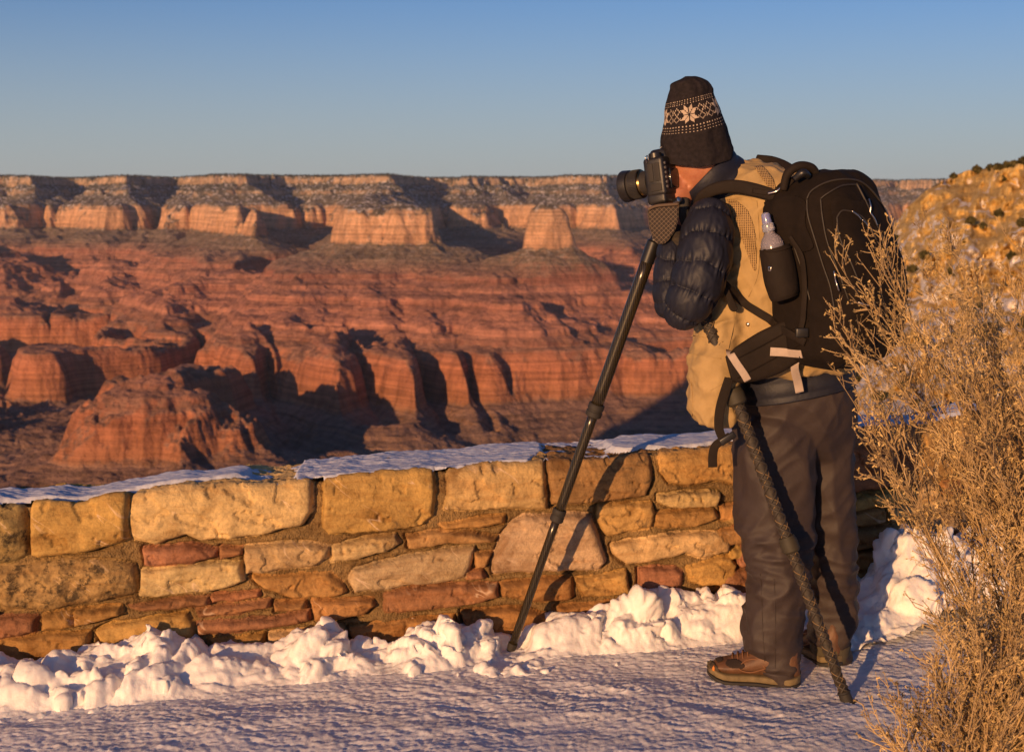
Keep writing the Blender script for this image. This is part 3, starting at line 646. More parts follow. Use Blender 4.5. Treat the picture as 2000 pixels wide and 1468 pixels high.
def hillside():
    us = np.concatenate([np.linspace(1080, 1335, 50), np.linspace(1340, 2160, 400), np.linspace(2165, 5200, 300)]); vs = np.linspace(0, 1, 420)
    U, Vv = np.meshgrid(us, vs)
    sky_ = np.interp(U, [1080, 1250, 1340, 1480, 1600, 1690, 1740, 1765, 1800, 1835, 1880, 1940, 2000, 2200, 2700, 5200], [1750, 1150, 870, 830, 720, 560, 440, 405, 372, 352, 332, 326, 316, 290, 270, 300])
    bot = 1950.0
    s = Vv/.86; ss = np.minimum(s, 1)
    py = bot+(sky_-bot)*ss
    hs_ = np.clip((1010-py)/np.maximum(1010-sky_, 60), 0, 1); D = 52+70*hs_**1.3+.03*(2000-np.minimum(U, 2700))*hs_-.012*np.clip(py-1010, 0, 900)
    tx = (U-1000)/F; D = D+(8*f2(U/150, py/110, 3, 91)+5*f2(U/48, py/34, 4, 92, .6)+1.8*f2(U/16, py/10, 3, 93))*np.clip(hs_*3, .35, 1)
    D = D+np.maximum(0, s-1)*260
    Z = CAMZ-(py-HY)/F*D; X = tx*D
    led = np.sin(Z*2.1+2*n2(X/9, Z/3, 95))*.8+np.sin(Z*.9+3*n2(X/14, Z/6, 96))*2.0
    Yy = D+led*np.clip((1-ss)*8, 0, 1)
    X = tx*Yy; Z = CAMZ-(py-HY)/F*Yy-np.maximum(0, s-1)*90
    V = np.stack([X, Yy, Z], -1).reshape(-1, 3)
    m = M('limestone_slope', rough=.95, Specular_IOR_Level=.1)
    p = m.coord('Position')
    col = m.ramp(m.noise(p, .55, 7, .62), [(.3, (.30, .19, .08)), (.45, (.55, .36, .13)), (.6, (.66, .47, .20)), (.75, (.50, .37, .20))])
    pz = m.coord('Position', (.12, .12, 1.6)); col = m.mix(.6, col, m.ramp(m.noise(pz, 1, 5, .6), [(.35, .62), (.55, 1.15)]), 'MULTIPLY')
    sepz = m.n('ShaderNodeSeparateXYZ'); m.L.new(p, sepz.inputs[0])
    sw = m.math('GREATER_THAN', m.math('ADD', m.noise(p, .5, 6, .65), m.mr(sepz.outputs[2], -16, 4, .16, -.03)), .585)
    col = m.mix(m.math('MULTIPLY', sw, .9), col, (.78, .74, .74))
    m.color(col); m.normal(m.bump(m.noise(p, 1.4, 7, .65), .8, .5))
    tag(mesh_np('hillside', V, grid_quads(*U.shape), [m.m]), kind='structure')
    # dark evergreen bushes on it
    g = M('juniper_foliage', rough=.9, Specular_IOR_Level=.1); g.color(g.ramp(g.noise(g.coord('Position'), 3, 3), [(.35, (.03, .03, .014)), (.6, (.095, .08, .035))]))
    wd = M('juniper_wood', (.16, .11, .07), .9)
    rng = np.random.RandomState(12)
    G = V.reshape(len(vs), len(us), 3)
    spots = []
    tries = 0
    while len(spots) < 110 and tries < 9000:
        tries += 1
        c = int(rng.uniform(120, 700)); r = int(len(vs)*.86*(1-rng.uniform(.0, .5)))
        u = us[c]; pyv = py[r, c]
        if pyv > 880 or pyv > 860: continue
        if n2(np.array([u/60.]), np.array([pyv/50.]), 3)[0] < -.12: continue
        spots.append((r, c, rng.uniform(.2, .5)*(1 if pyv > 420 else .8)))
    for c in (300, 322, 335, 342, 350, 357, 366, 378, 391, 410, 424, 440, 462): spots.append((359, c, rng.uniform(.3, .5)))
    for k, (r, c, R_) in enumerate(spots):
        b = G[r, c]; n = int(260*R_+90)
        d = rng.normal(size=(n, 3)); d /= np.linalg.norm(d, axis=1)[:, None]
        lump = 1+.35*n3(d[:, 0]*2+k, d[:, 1]*2, d[:, 2]*2, 4)
        C = d*(rng.rand(n)**.4*R_*lump)[:, None]*[1, 1, .8]; C[:, 2] += R_*.65
        Vl, Ql = leaf_cloud(rng, C, .085+.05*R_)
        bush = mesh_np('juniper_bush', Vl, Ql, [g.m], smooth=False); bush.location = (b[0], b[1], b[2])
        tag(bush, None, 'bush', 'dark juniper bushes on the yellow slope')
        bush['label'] = 'small dark green juniper bush growing on the sunlit yellow slope at the right'
        br = []
        for q in range(4):
            e = np.array([rng.uniform(-.4, .4), rng.uniform(-.4, .4), .9])*R_
            br.append(([(0, 0, -.15*R_), e*.5+rng.normal(size=3)*.05, e], [.06*R_, .04*R_, .015*R_]))
        Vt, Qt = tube_mesh(br, 5); mesh_np('trunk', Vt, Qt, [wd.m], bush)
hillside()

# ------------------------------------------------------------------ dry golden shrubs in front
def shrub(name, label, base, tips, seed, twig=.11, dens=26, nub=.0030):
    rng = np.random.RandomState(seed); paths = []; leaves = []; base = np.array(base)
    up = np.array([0, 0, 1.])
    for tip in tips:
        tip = np.array(tip); b0 = base+rng.normal(size=3)*[.09, .07, .0]
        L = np.linalg.norm(tip-b0); mid = b0*.5+tip*.5+up*L*rng.uniform(.02, .16)+rng.normal(size=3)*.05*L
        n = 16; t = np.linspace(0, 1, n)[:, None]
        pts = (1-t)**2*b0+2*t*(1-t)*mid+t*t*tip
        pts = pts+np.cumsum(rng.normal(size=(n, 3))*.0045, 0)*t
        r0 = rng.uniform(.0020, .0038); rad = r0*(1-.72*t[:, 0])
        paths.append((pts, rad))
        tang = np.gradient(pts, axis=0); tang /= np.linalg.norm(tang, axis=1)[:, None]
        m = int(dens*L*rng.uniform(.7, 1.3))
        for q in range(m):
            f = rng.uniform(.22, .99); k = f*(n-1); i = int(k); a = pts[i]+(pts[min(i+1, n-1)]-pts[i])*(k-i)
            side = rng.normal(size=3); side -= side.dot(tang[i])*tang[i]; side /= np.linalg.norm(side)
            d = tang[i]*1.0+side*.55+up*.15; d /= np.linalg.norm(d)
            l = twig*rng.uniform(.25, 1.25)*(1.1-.45*f)
            tw = [a, a+d*l*.5+rng.normal(size=3)*.006, a+d*l+up*l*.15+rng.normal(size=3)*.010]
            r1 = r0*rng.uniform(.32, .6)
            paths.append((tw, [r1, r1*.75, r1*.5]))
            for s in range(rng.randint(2, 6)):
                g_ = rng.uniform(.25, 1); pt = np.array(tw[0])+(np.array(tw[2])-tw[0])*g_
                sd = rng.normal(size=3); sd /= np.linalg.norm(sd); dd = d*.95+sd*.62; dd /= np.linalg.norm(dd)
                l2 = rng.uniform(.010, .036); e = pt+dd*l2
                paths.append(([pt, (pt+e)/2+rng.normal(size=3)*.0015, e], [r1*.7, r1*.7, r1*.45]))
                leaves.append(e); leaves.append(e+rng.normal(size=3)*.0025)
                if rng.rand() < .4: leaves.append((pt+e)/2)
            leaves.append(tw[2])
    V, Q = tube_mesh(paths, 3)
    o = mesh_np(name, V, Q, [TWIG], smooth=True)
    C = np.array(leaves); Vl, Ql = leaf_cloud(rng, C, nub*.40, 2.8)
    mesh_np('leaves', Vl, Ql, [SEED], o, smooth=False)
    return tag(o, label, 'shrub')
def shrub_mats():
    a = M('dry_twig', rough=.8, Specular_IOR_Level=.2); p = a.coord('Position')
    a.color(a.ramp(a.noise(p, 9, 3), [(.3, (.22, .15, .085)), (.5, (.44, .30, .145)), (.7, (.62, .45, .23))]))
    b = M('dry_leaf', rough=.85, Specular_IOR_Level=.15); p = b.coord('Position')
    b.color(b.ramp(b.noise(p, 14, 3), [(.3, (.17, .125, .06)), (.5, (.46, .32, .13)), (.7, (.68, .49, .22))]))
    return a.m, b.m
TWIG, SEED = shrub_mats()
def tips_in(rng, n, pts, y0, y1):
    "random tips inside a photo-space polygon, at real depths between y0 and y1"
    a = np.array(pts, float); out = []
    while len(out) < n:
        q = np.array([rng.uniform(a[:, 0].min(), a[:, 0].max()), rng.uniform(a[:, 1].min(), a[:, 1].max())])
        if poly_sd(np.array([q[0]]), np.array([q[1]]), pts)[0] > 0: out.append(tuple(P(q[0], q[1], rng.uniform(y0, y1))))
    return out
rg = np.random.RandomState(3)
big = tips_in(rg, 115, [(1850, 520), (2000, 480), (2250, 480), (2250, 1250), (1850, 1250), (1930, 1150), (1880, 960), (1840, 800), (1820, 640)], 2.75, 3.5)
big += [tuple(P(a, b, y)) for a, b, y in ((1622, 512, 3.0), (1690, 470, 3.05), (1712, 476, 3.1), (1625, 600, 2.95), (1622, 645, 3.0), (1640, 685, 2.9), (1668, 560, 3.05), (1700, 540, 3.1), (1735, 560, 3.1), (1660, 640, 3.0), (1690, 700, 2.9), (1720, 880, 2.9), (1716, 940, 3.0), (1745, 985, 3.0), (1790, 420, 3.3), (1835, 455, 3.2), (1650, 740, 3.0), (1870, 470, 3.2), (1900, 500, 3.1), (1700, 620, 3.05), (1760, 600, 3.1), (1680, 760, 2.95), (1810, 520, 3.2))]
shrub('dry_shrub', 'tall dry golden shrub with twigs reaching across the backpack at the right', P(2170, 1620, 3.1)+Vector((0, 0, -.05)), big, 21, .105, 38)
lo = tips_in(rg, 120, [(1800, 1290), (1860, 1150), (2000, 1050), (2200, 1050), (2200, 1468), (1760, 1468)], 2.6, 2.95)
lo += [tuple(P(a, b, y)) for a, b, y in ((1722, 1380, 2.8), (1718, 1410, 2.8), (1762, 1345, 2.75), (1790, 1290, 2.8), (1700, 1440, 2.75), (1740, 1440, 2.7), (1775, 1400, 2.7), (1830, 1240, 2.8))]
shrub('dry_shrub', 'low dry golden shrub at the bottom right corner over blue snow shadow', P(1960, 1760, 2.75), lo, 22, .10, 34)
# ------------------------------------------------------------------ shape helpers for the figure and his gear
from mathutils.bvhtree import BVHTree
def catmull(A, n):
    A = np.asarray(A, float); k = len(A); B = np.vstack([2*A[0]-A[1], A, 2*A[-1]-A[-2]])
    u = np.linspace(0, k-1-1e-9, n); i = u.astype(int); t = (u-i)[:, None]
    p0, p1, p2, p3 = B[i], B[i+1], B[i+2], B[i+3]
    return .5*((2*p1)+(-p0+p2)*t+(2*p0-5*p1+4*p2-p3)*t*t+(-p0+3*p1-3*p2+p3)*t**3)
def loft(secs, n=60, m=40, e=2.0, flat=False, rnd=True, mod=None, yaw=0.0, tiltz=0.0):
    """tube through (px, py, half width px, Y, half depth m); flat=True keeps the rings horizontal"""
    S = catmull(secs, n)
    C = np.array([P(a, b, d) for a, b, _, d, _ in S]); W = S[:, 2]*S[:, 3]/F; D = S[:, 4]
    if flat: a = np.tile([math.cos(yaw), math.sin(yaw), 0.], (n, 1)); b = np.tile([-math.sin(yaw), math.cos(yaw), 0.], (n, 1))
    else:
        t = np.gradient(C, axis=0); t /= np.linalg.norm(t, axis=1)[:, None]
        a = np.stack([t[:, 2], t[:, 0]*0, -t[:, 0]], 1); a /= np.linalg.norm(a, axis=1)[:, None]+1e-9
        b = np.cross(a, t); b *= np.sign(b[:, 1:2]+1e-9)
    th = np.arange(m)*2*np.pi/m; c, s = np.cos(th), np.sin(th)
    c2 = np.sign(c)*np.abs(c)**(2/e); s2 = np.sign(s)*np.abs(s)**(2/e)
    k = np.ones(n)
    if rnd:
        q = max(2, n//12); k[:q] = np.sqrt(np.clip(1-((q-1-np.arange(q))/q)**2, .0, 1)); k[-q:] = k[:q][::-1]
    mm = np.ones((n, m)) if mod is None else mod(np.linspace(0, 1, n)[:, None], th[None, :], S)
    V = C[:, None]+(a*(W*k)[:, None])[:, None]*(c2[None, :]*mm)[..., None]+(b*(D*k)[:, None])[:, None]*(s2[None, :]*mm)[..., None]
    if tiltz: V[..., 2] += tiltz*(V[..., 1]-C[:, None, 1])
    V = V.reshape(-1, 3); Q = grid_quads(n, m, True)
    V = np.vstack([V, C[0], C[-1]]); N = n*m
    j = np.arange(m); T0 = np.stack([np.full(m, N), (j+1) % m, j, j], 1); T1 = np.stack([np.full(m, N+1), (n-1)*m+j, (n-1)*m+(j+1) % m, (n-1)*m+(j+1) % m], 1)
    return V, np.vstack([Q, T0, T1])
def rows(L, Y, D):
    "silhouette rows (py, xl, xr[, Y[, D]]) -> sections"
    return [((r[1]+r[2])/2, r[0], (r[2]-r[1])/2, r[3] if len(r) > 3 else Y, r[4] if len(r) > 4 else D) for r in L]
def join(parts):
    VV, QQ = [], []; n = 0
    for V, Q in parts: VV.append(V); QQ.append(Q+n); n += len(V)
    return np.vstack(VV), np.vstack(QQ)
def bm_obj(name, V, Q, mats, parent=None, smooth=True):
    "like mesh_np, degenerate quads become triangles"
    me = bpy.data.meshes.new(name)
    fs = [tuple(q) if q[2] != q[3] else tuple(q[:3]) for q in Q.tolist()]
    me.from_pydata([tuple(v) for v in V.tolist()], [], fs)
    for m in mats: me.materials.append(m)
    me.polygons.foreach_set('use_smooth', np.full(len(me.polygons), smooth))
    me.validate(); me.update()
    o = bpy.data.objects.new(name, me); COL.objects.link(o)
    if parent: o.parent = parent
    return o
def remesh(o, vox, smooth=4):
    "weld overlapping lofts into one continuous skin"
    md = o.modifiers.new('r', 'REMESH'); md.mode = 'VOXEL'; md.voxel_size = vox; md.use_smooth_shade = True
    if smooth: ms = o.modifiers.new('s', 'SMOOTH'); ms.iterations = smooth; ms.factor = .6
    dg = bpy.context.evaluated_depsgraph_get(); me = bpy.data.meshes.new_from_object(o.evaluated_get(dg))
    o.modifiers.clear(); old = o.data; mats = list(old.materials); o.data = me
    me.materials.clear()
    for m in mats: me.materials.append(m)
    me.polygons.foreach_set('material_index', np.zeros(len(me.polygons), dtype=np.int32))
    me.polygons.foreach_set('use_smooth', np.ones(len(me.polygons), dtype=bool))
    bpy.data.meshes.remove(old); o.name = o.name; return o
def get_vn(o):
    n = len(o.data.vertices); V = np.empty(n*3, np.float32); o.data.vertices.foreach_get('co', V)
    N = np.empty(n*3, np.float32); o.data.vertex_normals.foreach_get('vector', N)
    return V.reshape(-1, 3).astype(float), N.reshape(-1, 3).astype(float)
def put_v(o, V): o.data.vertices.foreach_set('co', V.astype(np.float32).ravel()); o.data.update()
def pix(V):
    "photo pixel of world points (used only to place modelled details)"
    c, s = math.cos(PITCH), math.sin(PITCH); z = V[:, 2]-CAMZ
    d = V[:, 1]*c-z*s; v = V[:, 1]*s+z*c
    return CX+F*V[:, 0]/d, CY-F*v/d
def bvh(*objs):
    VV, PP = [], []; n = 0
    for o in objs:
        mw = o.matrix_world if o.parent is None else o.parent.matrix_world
        VV += [v.co.copy() for v in o.data.vertices]; PP += [tuple(i+n for i in p.vertices) for p in o.data.polygons]; n = len(VV)
    return BVHTree.FromPolygons(VV, PP)
O_ = Vector((0, 0, CAMZ))
def hit(tree, px, py, off=.004, Yd=4.0):
    p = P(px, py, 4.0); d = (p-O_).normalized(); h = tree.ray_cast(O_, d)
    if h[0] is None: return P(px, py, Yd), Vector((0, -1, 0))
    n = h[1] if h[1].dot(d) < 0 else -h[1]
    return h[0]+n*off, n
def strap(name, tree, pts, hw, thick, mat, parent, Yd=4.0, off=.004, n=40, e=4.0, lift=None):
    "webbing laid on the surface below: pts (px, py[, Y]) centre line; hw half width in photo pixels (number or list)"
    pts = [tuple(p) for p in pts]; hws = hw if hasattr(hw, '__len__') else [hw]*len(pts)
    yy = [p[2] if len(p) > 2 else hit(tree, p[0], p[1], off, Yd)[0].y for p in pts]; fixed = np.array([len(p) > 2 for p in pts])
    A = catmull([(p[0], p[1], h, q) for p, h, q in zip(pts, hws, yy)], n)
    C, NN = [], []
    for i, a in enumerate(A):
        k = i/(n-1)*(len(pts)-1); k0 = min(int(k), len(pts)-2)
        if fixed[k0] or fixed[k0+1]: C.append(P(a[0], a[1], a[3])); NN.append(Vector((0, -1, 0)))
        else:
            h, nn = hit(tree, a[0], a[1], off, Yd); C.append(h); NN.append(nn)
    C = np.array([tuple(c) for c in C]); NN = np.array([tuple(c) for c in NN])
    for _ in range(3): C[1:-1] = (C[:-2]+2*C[1:-1]+C[2:])/4; NN[1:-1] = (NN[:-2]+NN[1:-1]+NN[2:])
    NN /= np.linalg.norm(NN, axis=1)[:, None]
    t = np.gradient(C, axis=0); t /= np.linalg.norm(t, axis=1)[:, None]
    a = np.cross(t, NN); a /= np.linalg.norm(a, axis=1)[:, None]+1e-9; b = np.cross(a, t)
    m = 16; th = np.arange(m)*2*np.pi/m; c, s = np.cos(th), np.sin(th); c2 = np.sign(c)*np.abs(c)**(2/e); s2 = np.sign(s)*np.abs(s)**(2/e)
    W = A[:, 2]*C[:, 1]/F
    V = C[:, None]+(a*W[:, None])[:, None]*c2[None, :, None]+(b*thick)[:, None]*s2[None, :, None]
    k = len(V); V = V.reshape(-1, 3); Q = grid_quads(k, m, True); V = np.vstack([V, C[0], C[-1]]); N = k*m; j = np.arange(m)
    T0 = np.stack([np.full(m, N), (j+1) % m, j, j], 1); T1 = np.stack([np.full(m, N+1), (k-1)*m+j, (k-1)*m+(j+1) % m, (k-1)*m+(j+1) % m], 1)
    return bm_obj(name, V, np.vstack([Q, T0, T1]), [mat], parent)
def tube(name, pts, r, mat, parent, sides=8, n=None):
    pts = [tuple(p) for p in pts]
    A = catmull(pts, n or len(pts)*6) if len(pts) > 2 else np.array(pts)
    rr = np.interp(np.linspace(0, 1, len(A)), np.linspace(0, 1, len(r)), r) if hasattr(r, '__len__') else np.full(len(A), r)
    A = np.vstack([A[0]-(A[1]-A[0])*1e-3, A, A[-1]+(A[-1]-A[-2])*1e-3]); rr = np.concatenate([[1e-5], rr, [1e-5]])
    V, Q = tube_mesh([(A, rr)], sides); return mesh_np(name, V, Q, [mat], parent)
def frame(d, up=(0, 0, 1)):
    d = Vector(d).normalized(); x = d.cross(Vector(up)).normalized(); y = x.cross(d).normalized()
    return Matrix((x, d, y)).transposed()     # columns: side, along, up
def lathe(name, org, d, prof, mat, parent, sides=40, mats=None, mi=None, sq=1.0):
    "prof: (distance along d, radius)"
    R_ = frame(d); pr = np.array(prof, float); th = np.arange(sides)*2*np.pi/sides
    V = np.stack([pr[:, 1:2]*np.cos(th)*sq, pr[:, 0:1]+0*th, pr[:, 1:2]*np.sin(th)], -1).reshape(-1, 3)
    V = V@np.array(R_).T+np.array(org); Q = grid_quads(len(pr), sides, True)[:, ::-1]
    o = mesh_np(name, V, Q, mats or [mat], parent)
    md = o.data
    if mi is not None:
        idx = np.repeat(np.array(mi), sides); md.polygons.foreach_set('material_index', idx.astype(np.int32))
    try: md.set_sharp_from_angle(angle=R(40))
    except Exception: pass
    return o
def rbox(name, c, size, Rm, bev, mat, parent, seg=3, fn=None):
    bm = bmesh.new(); bmesh.ops.create_cube(bm, size=1)
    for v in bm.verts: v.co = Vector((v.co.x*size[0], v.co.y*size[1], v.co.z*size[2]))
    if fn:
        for v in bm.verts: v.co = Vector(fn(v.co))
    bmesh.ops.bevel(bm, geom=bm.edges[:], offset=bev, segments=seg, profile=.5, affect='EDGES')
    for v in bm.verts: v.co = Rm@v.co+Vector(c)
    me = bpy.data.meshes.new(name); bm.to_mesh(me); bm.free(); me.materials.append(mat)
    for p in me.polygons: p.use_smooth = True
    try: me.set_sharp_from_angle(angle=R(35))
    except Exception: pass
    o = bpy.data.objects.new(name, me); COL.objects.link(o)
    if parent: o.parent = parent
    return o
def patch(name, tree, poly, mat, parent, off=.003, st=1.3):
    a = catmull(list(poly)+[poly[0]], 60); poly = [tuple(q) for q in a]; xs = np.arange(a[:, 0].min(), a[:, 0].max()+st, st); ys = np.arange(a[:, 1].min(), a[:, 1].max()+st, st)
    X, Y = np.meshgrid(xs, ys); ins = poly_sd(X, Y, poly) > -st*.5
    V, idx = [], -np.ones(X.shape, int)
    for i, j in zip(*np.where(ins)):
        h, _ = hit(tree, X[i, j], Y[i, j], off); idx[i, j] = len(V); V.append(tuple(h))
    fs = [(idx[i, j], idx[i+1, j], idx[i+1, j+1], idx[i, j+1]) for i in range(len(ys)-1) for j in range(len(xs)-1) if min(idx[i, j], idx[i+1, j], idx[i+1, j+1], idx[i, j+1]) >= 0]
    o = mesh_np(name, np.array(V), np.array(fs), [mat], parent); md = o.modifiers.new('t', 'SOLIDIFY'); md.thickness = .002; md.offset = 0
    return o
def cloth(name, col, rough=.75, weave=900, dist=.0006, var=.15, **kw):
    m = M(name, col, rough, **kw); p = m.coord('Position')
    c2 = tuple(x*(1-var) for x in col); c3 = tuple(x*(1+var) for x in col)
    m.color(m.ramp(m.noise(p, 30, 5, .65), [(.3, c2), (.7, c3)]))
    b = m.bump(m.noise(p, weave, 2, .6), .35, dist); b = m.bump(m.noise(p, 26, 5, .6, .4), .35, .006, b); m.normal(b); return m.m

FW = Vector((-.70, .714, 0)).normalized()         # the way he faces: left and away over the canyon
UO = -FW; LF = Vector((-.714, -.70, 0))            # out of his back; his left
# ------------------------------------------------------------------ the photographer
m_skin = M('skin', (.42, .18, .10), .5, Subsurface_Weight=.15); m_skin.b.inputs['Subsurface Radius'].default_value = (.02, .008, .004); m_skin.b.inputs['Subsurface Scale'].default_value = .4
_p = m_skin.coord('Position'); m_skin.color(m_skin.ramp(m_skin.noise(_p, 40, 4), [(.3, (.33, .115, .06)), (.7, (.46, .20, .115))])); m_skin.normal(m_skin.bump(m_skin.noise(_p, 300, 3), .3, .001))
m_navy = cloth('navy_nylon', (.012, .013, .023), .55, 1500, .0003, .2, Specular_IOR_Level=.32)
m_vest = cloth('tan_cotton', (.36, .245, .105), .85, 1100, .0006, .10)
m_pants = cloth('brown_nylon', (.037, .027, .026), .62, 1600, .0003, .12, Specular_IOR_Level=.3)
m_pack = cloth('black_cordura', (.0095, .0060, .0042), .9, 1300, .0006, .25, Specular_IOR_Level=.2)
m_web = cloth('dark_webbing', (.014, .009, .006), .8, 1800, .0006, .2, Specular_IOR_Level=.25)
m_grey = cloth('pale_webbing', (.40, .32, .26), .6, 1800, .0006, .1)
m_black = M('black_plastic', (.012, .011, .011), .38).m
m_rub = M('rubber', (.02, .017, .015), .75).m
m_steel = M('steel', (.55, .50, .45), .28, Metallic=1.0).m

def person():
    # ---- body: head with a face, neck, torso, arms, hands and legs welded into one skin
    Hc = np.array(P(1356, 292, 4.07)); fw = np.array((Vector((-.80, .58, -.22))).normalized()); sd = np.array(Vector(fw).cross(Vector((0, 0, 1))).normalized()); up = np.cross(sd, fw)
    n, m = 70, 80; th = np.linspace(0, np.pi, n)[:, None]; ph = np.linspace(0, 2*np.pi, m, endpoint=False)[None, :]
    x = np.sin(th)*np.cos(ph); y = np.sin(th)*np.sin(ph); z = np.cos(th)+0*ph     # x forward, y side, z up
    rx, ry, rz = .088, .074, .116
    X = x*rx; Yv = y*ry*(1-.16*np.clip(-z, 0, 1)); Z = z*rz
    g = lambda cx, cz, cy, s, h: h*np.exp(-(((z-cz)/s)**2+((y-cy)/s)**2))*(x > 0)
    X = X+g(0, -.12, 0, .12, .022)+g(0, .0, 0, .09, .010)-g(0, .10, .33, .14, .010)-g(0, .10, -.33, .14, .010)+g(0, -.75, 0, .22, .016)+g(0, -.42, 0, .16, .008)-g(0, -.47, 0, .04, .006)+g(0, .30, 0, .3, .006)
    ear = np.exp(-(((z+.05)/.26)**2+((x+.05)/.15)**2)); Yv = Yv+np.sign(y)*ear*.016
    V = Hc+X[..., None]*fw+Yv[..., None]*sd+Z[..., None]*up
    Q = grid_quads(n, m, True)
    parts = [(V.reshape(-1, 3), Q)]
    parts.append(loft([(1346, 330, 36, 4.08, .05), (1372, 352, 40, 4.09, .055), (1405, 385, 46, 4.11, .06), (1440, 430, 60, 4.12, .08)], 24, 28))
    parts.append(loft(rows([(400, 1400, 1540), (470, 1400, 1570), (580, 1410, 1580), (700, 1430, 1620), (790, 1460, 1640), (830, 1480, 1620)], 4.13, .11), 30, 36, flat=True))
    parts.append(loft([(1398, 420, 30, 3.98, .045), (1372, 500, 30, 3.94, .042), (1335, 595, 27, 3.93, .036), (1322, 606, 25, 3.94, .035)], 24, 20))
    parts.append(loft([(1322, 606, 25, 3.94, .035), (1308, 530, 22, 3.98, .032), (1318, 450, 17, 4.03, .026), (1322, 425, 14, 4.04, .020)], 24, 20))
    parts.append(loft([(1480, 420, 30, 4.30, .045), (1420, 500, 30, 4.36, .04), (1385, 550, 26, 4.36, .036), (1360, 480, 22, 4.30, .03), (1330, 400, 16, 4.20, .022)], 34, 20))
    parts.append(loft([(1500, 800, 60, 4.10, .08), (1515, 900, 52, 4.08, .07), (1515, 1040, 40, 4.05, .055), (1510, 1160, 36, 4.02, .05), (1512, 1290, 26, 4.0, .038), (1500, 1318, 24, 3.99, .03)], 40, 24))
    parts.append(loft([(1600, 800, 55, 4.17, .08), (1605, 900, 50, 4.17, .07), (1612, 1040, 40, 4.17, .055), (1625, 1160, 34, 4.17, .05), (1625, 1250, 25, 4.16, .038), (1622, 1288, 22, 4.15, .03)], 40, 24))
    # hands: palm, four bent fingers and a thumb each
    def hand(w, pd, nd, sc=1.0, curl=1.0):
        w = Vector(w); pd = Vector(pd).normalized(); nd = Vector(nd); nd = (nd-pd*nd.dot(pd)).normalized(); s = pd.cross(nd).normalized()
        out = []
        A = [(w+pd*(t*.085*sc), .036*sc*k, .014*sc) for t, k in ((0, .72), (.3, .95), (.7, 1.1), (1, 1.05))]
        pts = np.array([tuple(a[0]) for a in A]); Vh = []
        thh = np.arange(20)*2*np.pi/20
        for (c, hw, hd) in A: Vh.append(np.array(c)+np.outer(np.cos(thh)*hw, np.array(s))+np.outer(np.sin(thh)*hd, np.array(nd)))
        Vh = np.array(Vh).reshape(-1, 3); Vh = np.vstack([Vh, pts[0], pts[-1]]); j = np.arange(20)
        Qh = np.vstack([grid_quads(4, 20, True), np.stack([np.full(20, 80), (j+1) % 20, j, j], 1), np.stack([np.full(20, 81), 60+j, 60+(j+1) % 20, 60+(j+1) % 20], 1)]); out.append((Vh, Qh))
        for i, (o_, L) in enumerate(((-.026, .070), (-.009, .080), (.009, .075), (.026, .058))):
            b = w+pd*.078*sc+s*o_*sc; P0 = [b]; d = Vector(pd); a = 0
            for k, q in enumerate((.45, .30, .25)):
                a += curl*(.35+.45*k); d = pd*math.cos(a)-nd*math.sin(a); P0.append(P0[-1]+d*L*q*sc)
            A_ = catmull([tuple(v) for v in P0], 12); r_ = np.linspace(.0092, .0068, 12)*sc; r_[-1] *= .5
            out.append(tube_mesh([(A_, r_)], 10))
        b = w+pd*.02*sc-s*.028*sc; A_ = catmull([tuple(b), tuple(b+(pd*.5-s*.7-nd*.2)*.035*sc), tuple(b+(pd*.9-s*.75-nd*.6)*.055*sc), tuple(b+(pd*1.2-s*.6-nd*1.0)*.066*sc)], 12)
        out.append(tube_mesh([(A_, np.linspace(.012, .008, 12)*sc)], 10))
        return out
    parts += hand(P(1322, 428, 4.04), (.10, -.02, .9), (.3, -.9, .1), 1, .8)
    parts += hand(P(1330, 402, 4.20), (-.5, -.1, .8), (.1, .95, 0), 1, 1.1)
    V, Q = join(parts); body = bm_obj('person', V, Q, [m_skin.m]); remesh(body, .0045, 3)
    tag(body, 'photographer in knit hat, tan vest, navy puffer sleeves and brown trousers bending to his camera', 'person')

    # ---- hat
    hw = [(149.5, 1338, 1352), (152, 1330, 1360), (158.6, 1312, 1371), (168, 1309, 1383), (182, 1305, 1391), (194, 1302, 1392), (206, 1300, 1396), (225, 1299, 1404), (240, 1296, 1409), (259, 1292, 1415), (273, 1291, 1419), (287, 1291, 1424), (300, 1290, 1430), (314, 1289, 1431)]
    S = catmull([((b+c)/2, a, (c-b)/2, 4.07, 0) for a, b, c in hw], 200)
    nn, mm_ = 200, 320
    C = np.array([P(a, b, 4.07) for a, b, *_ in S]); W = S[:, 2]*4.07/F; D = np.minimum(W*1.06, .094)
    t_ = np.arange(mm_)*2*np.pi/mm_
    Vh = np.stack([C[:, 0:1]+W[:, None]*np.cos(t_), C[:, 1:2]+D[:, None]*np.sin(t_), C[:, 2:3]+0*t_], -1)
    f = np.linspace(0, 1, nn)[:, None]; near = -np.sin(t_)[None, :]; rt = np.cos(t_)[None, :]
    Vh[..., 2] += f**2*(-.020*near+.016*np.clip(rt, 0, 1)+.004*np.clip(-rt, 0, 1)) + (1-f)*.0
    Vh[..., 2] += .016*rt*np.sin(np.pi*f)           # knit rows climb towards the back of the head
    fold = .004*f3(Vh[..., 0]*22, Vh[..., 1]*22, Vh[..., 2]*14, 3, 5)+.0045*n2(np.cos(t_)[None, :]*3+0*f, f*5+np.sin(t_)[None, :]*3, 8)
    rad = np.stack([np.cos(t_), np.sin(t_), 0*t_], -1)[None]
    Vh = Vh+rad*(fold*np.minimum(1, f*8))[..., None]
    Vin = Vh[::-1][:40].copy(); cen = Vin.mean(1, keepdims=True); Vin = cen+(Vin-cen)*.955
    VV = np.concatenate([Vh, Vin]); Qh = grid_quads(nn+40, mm_, True)
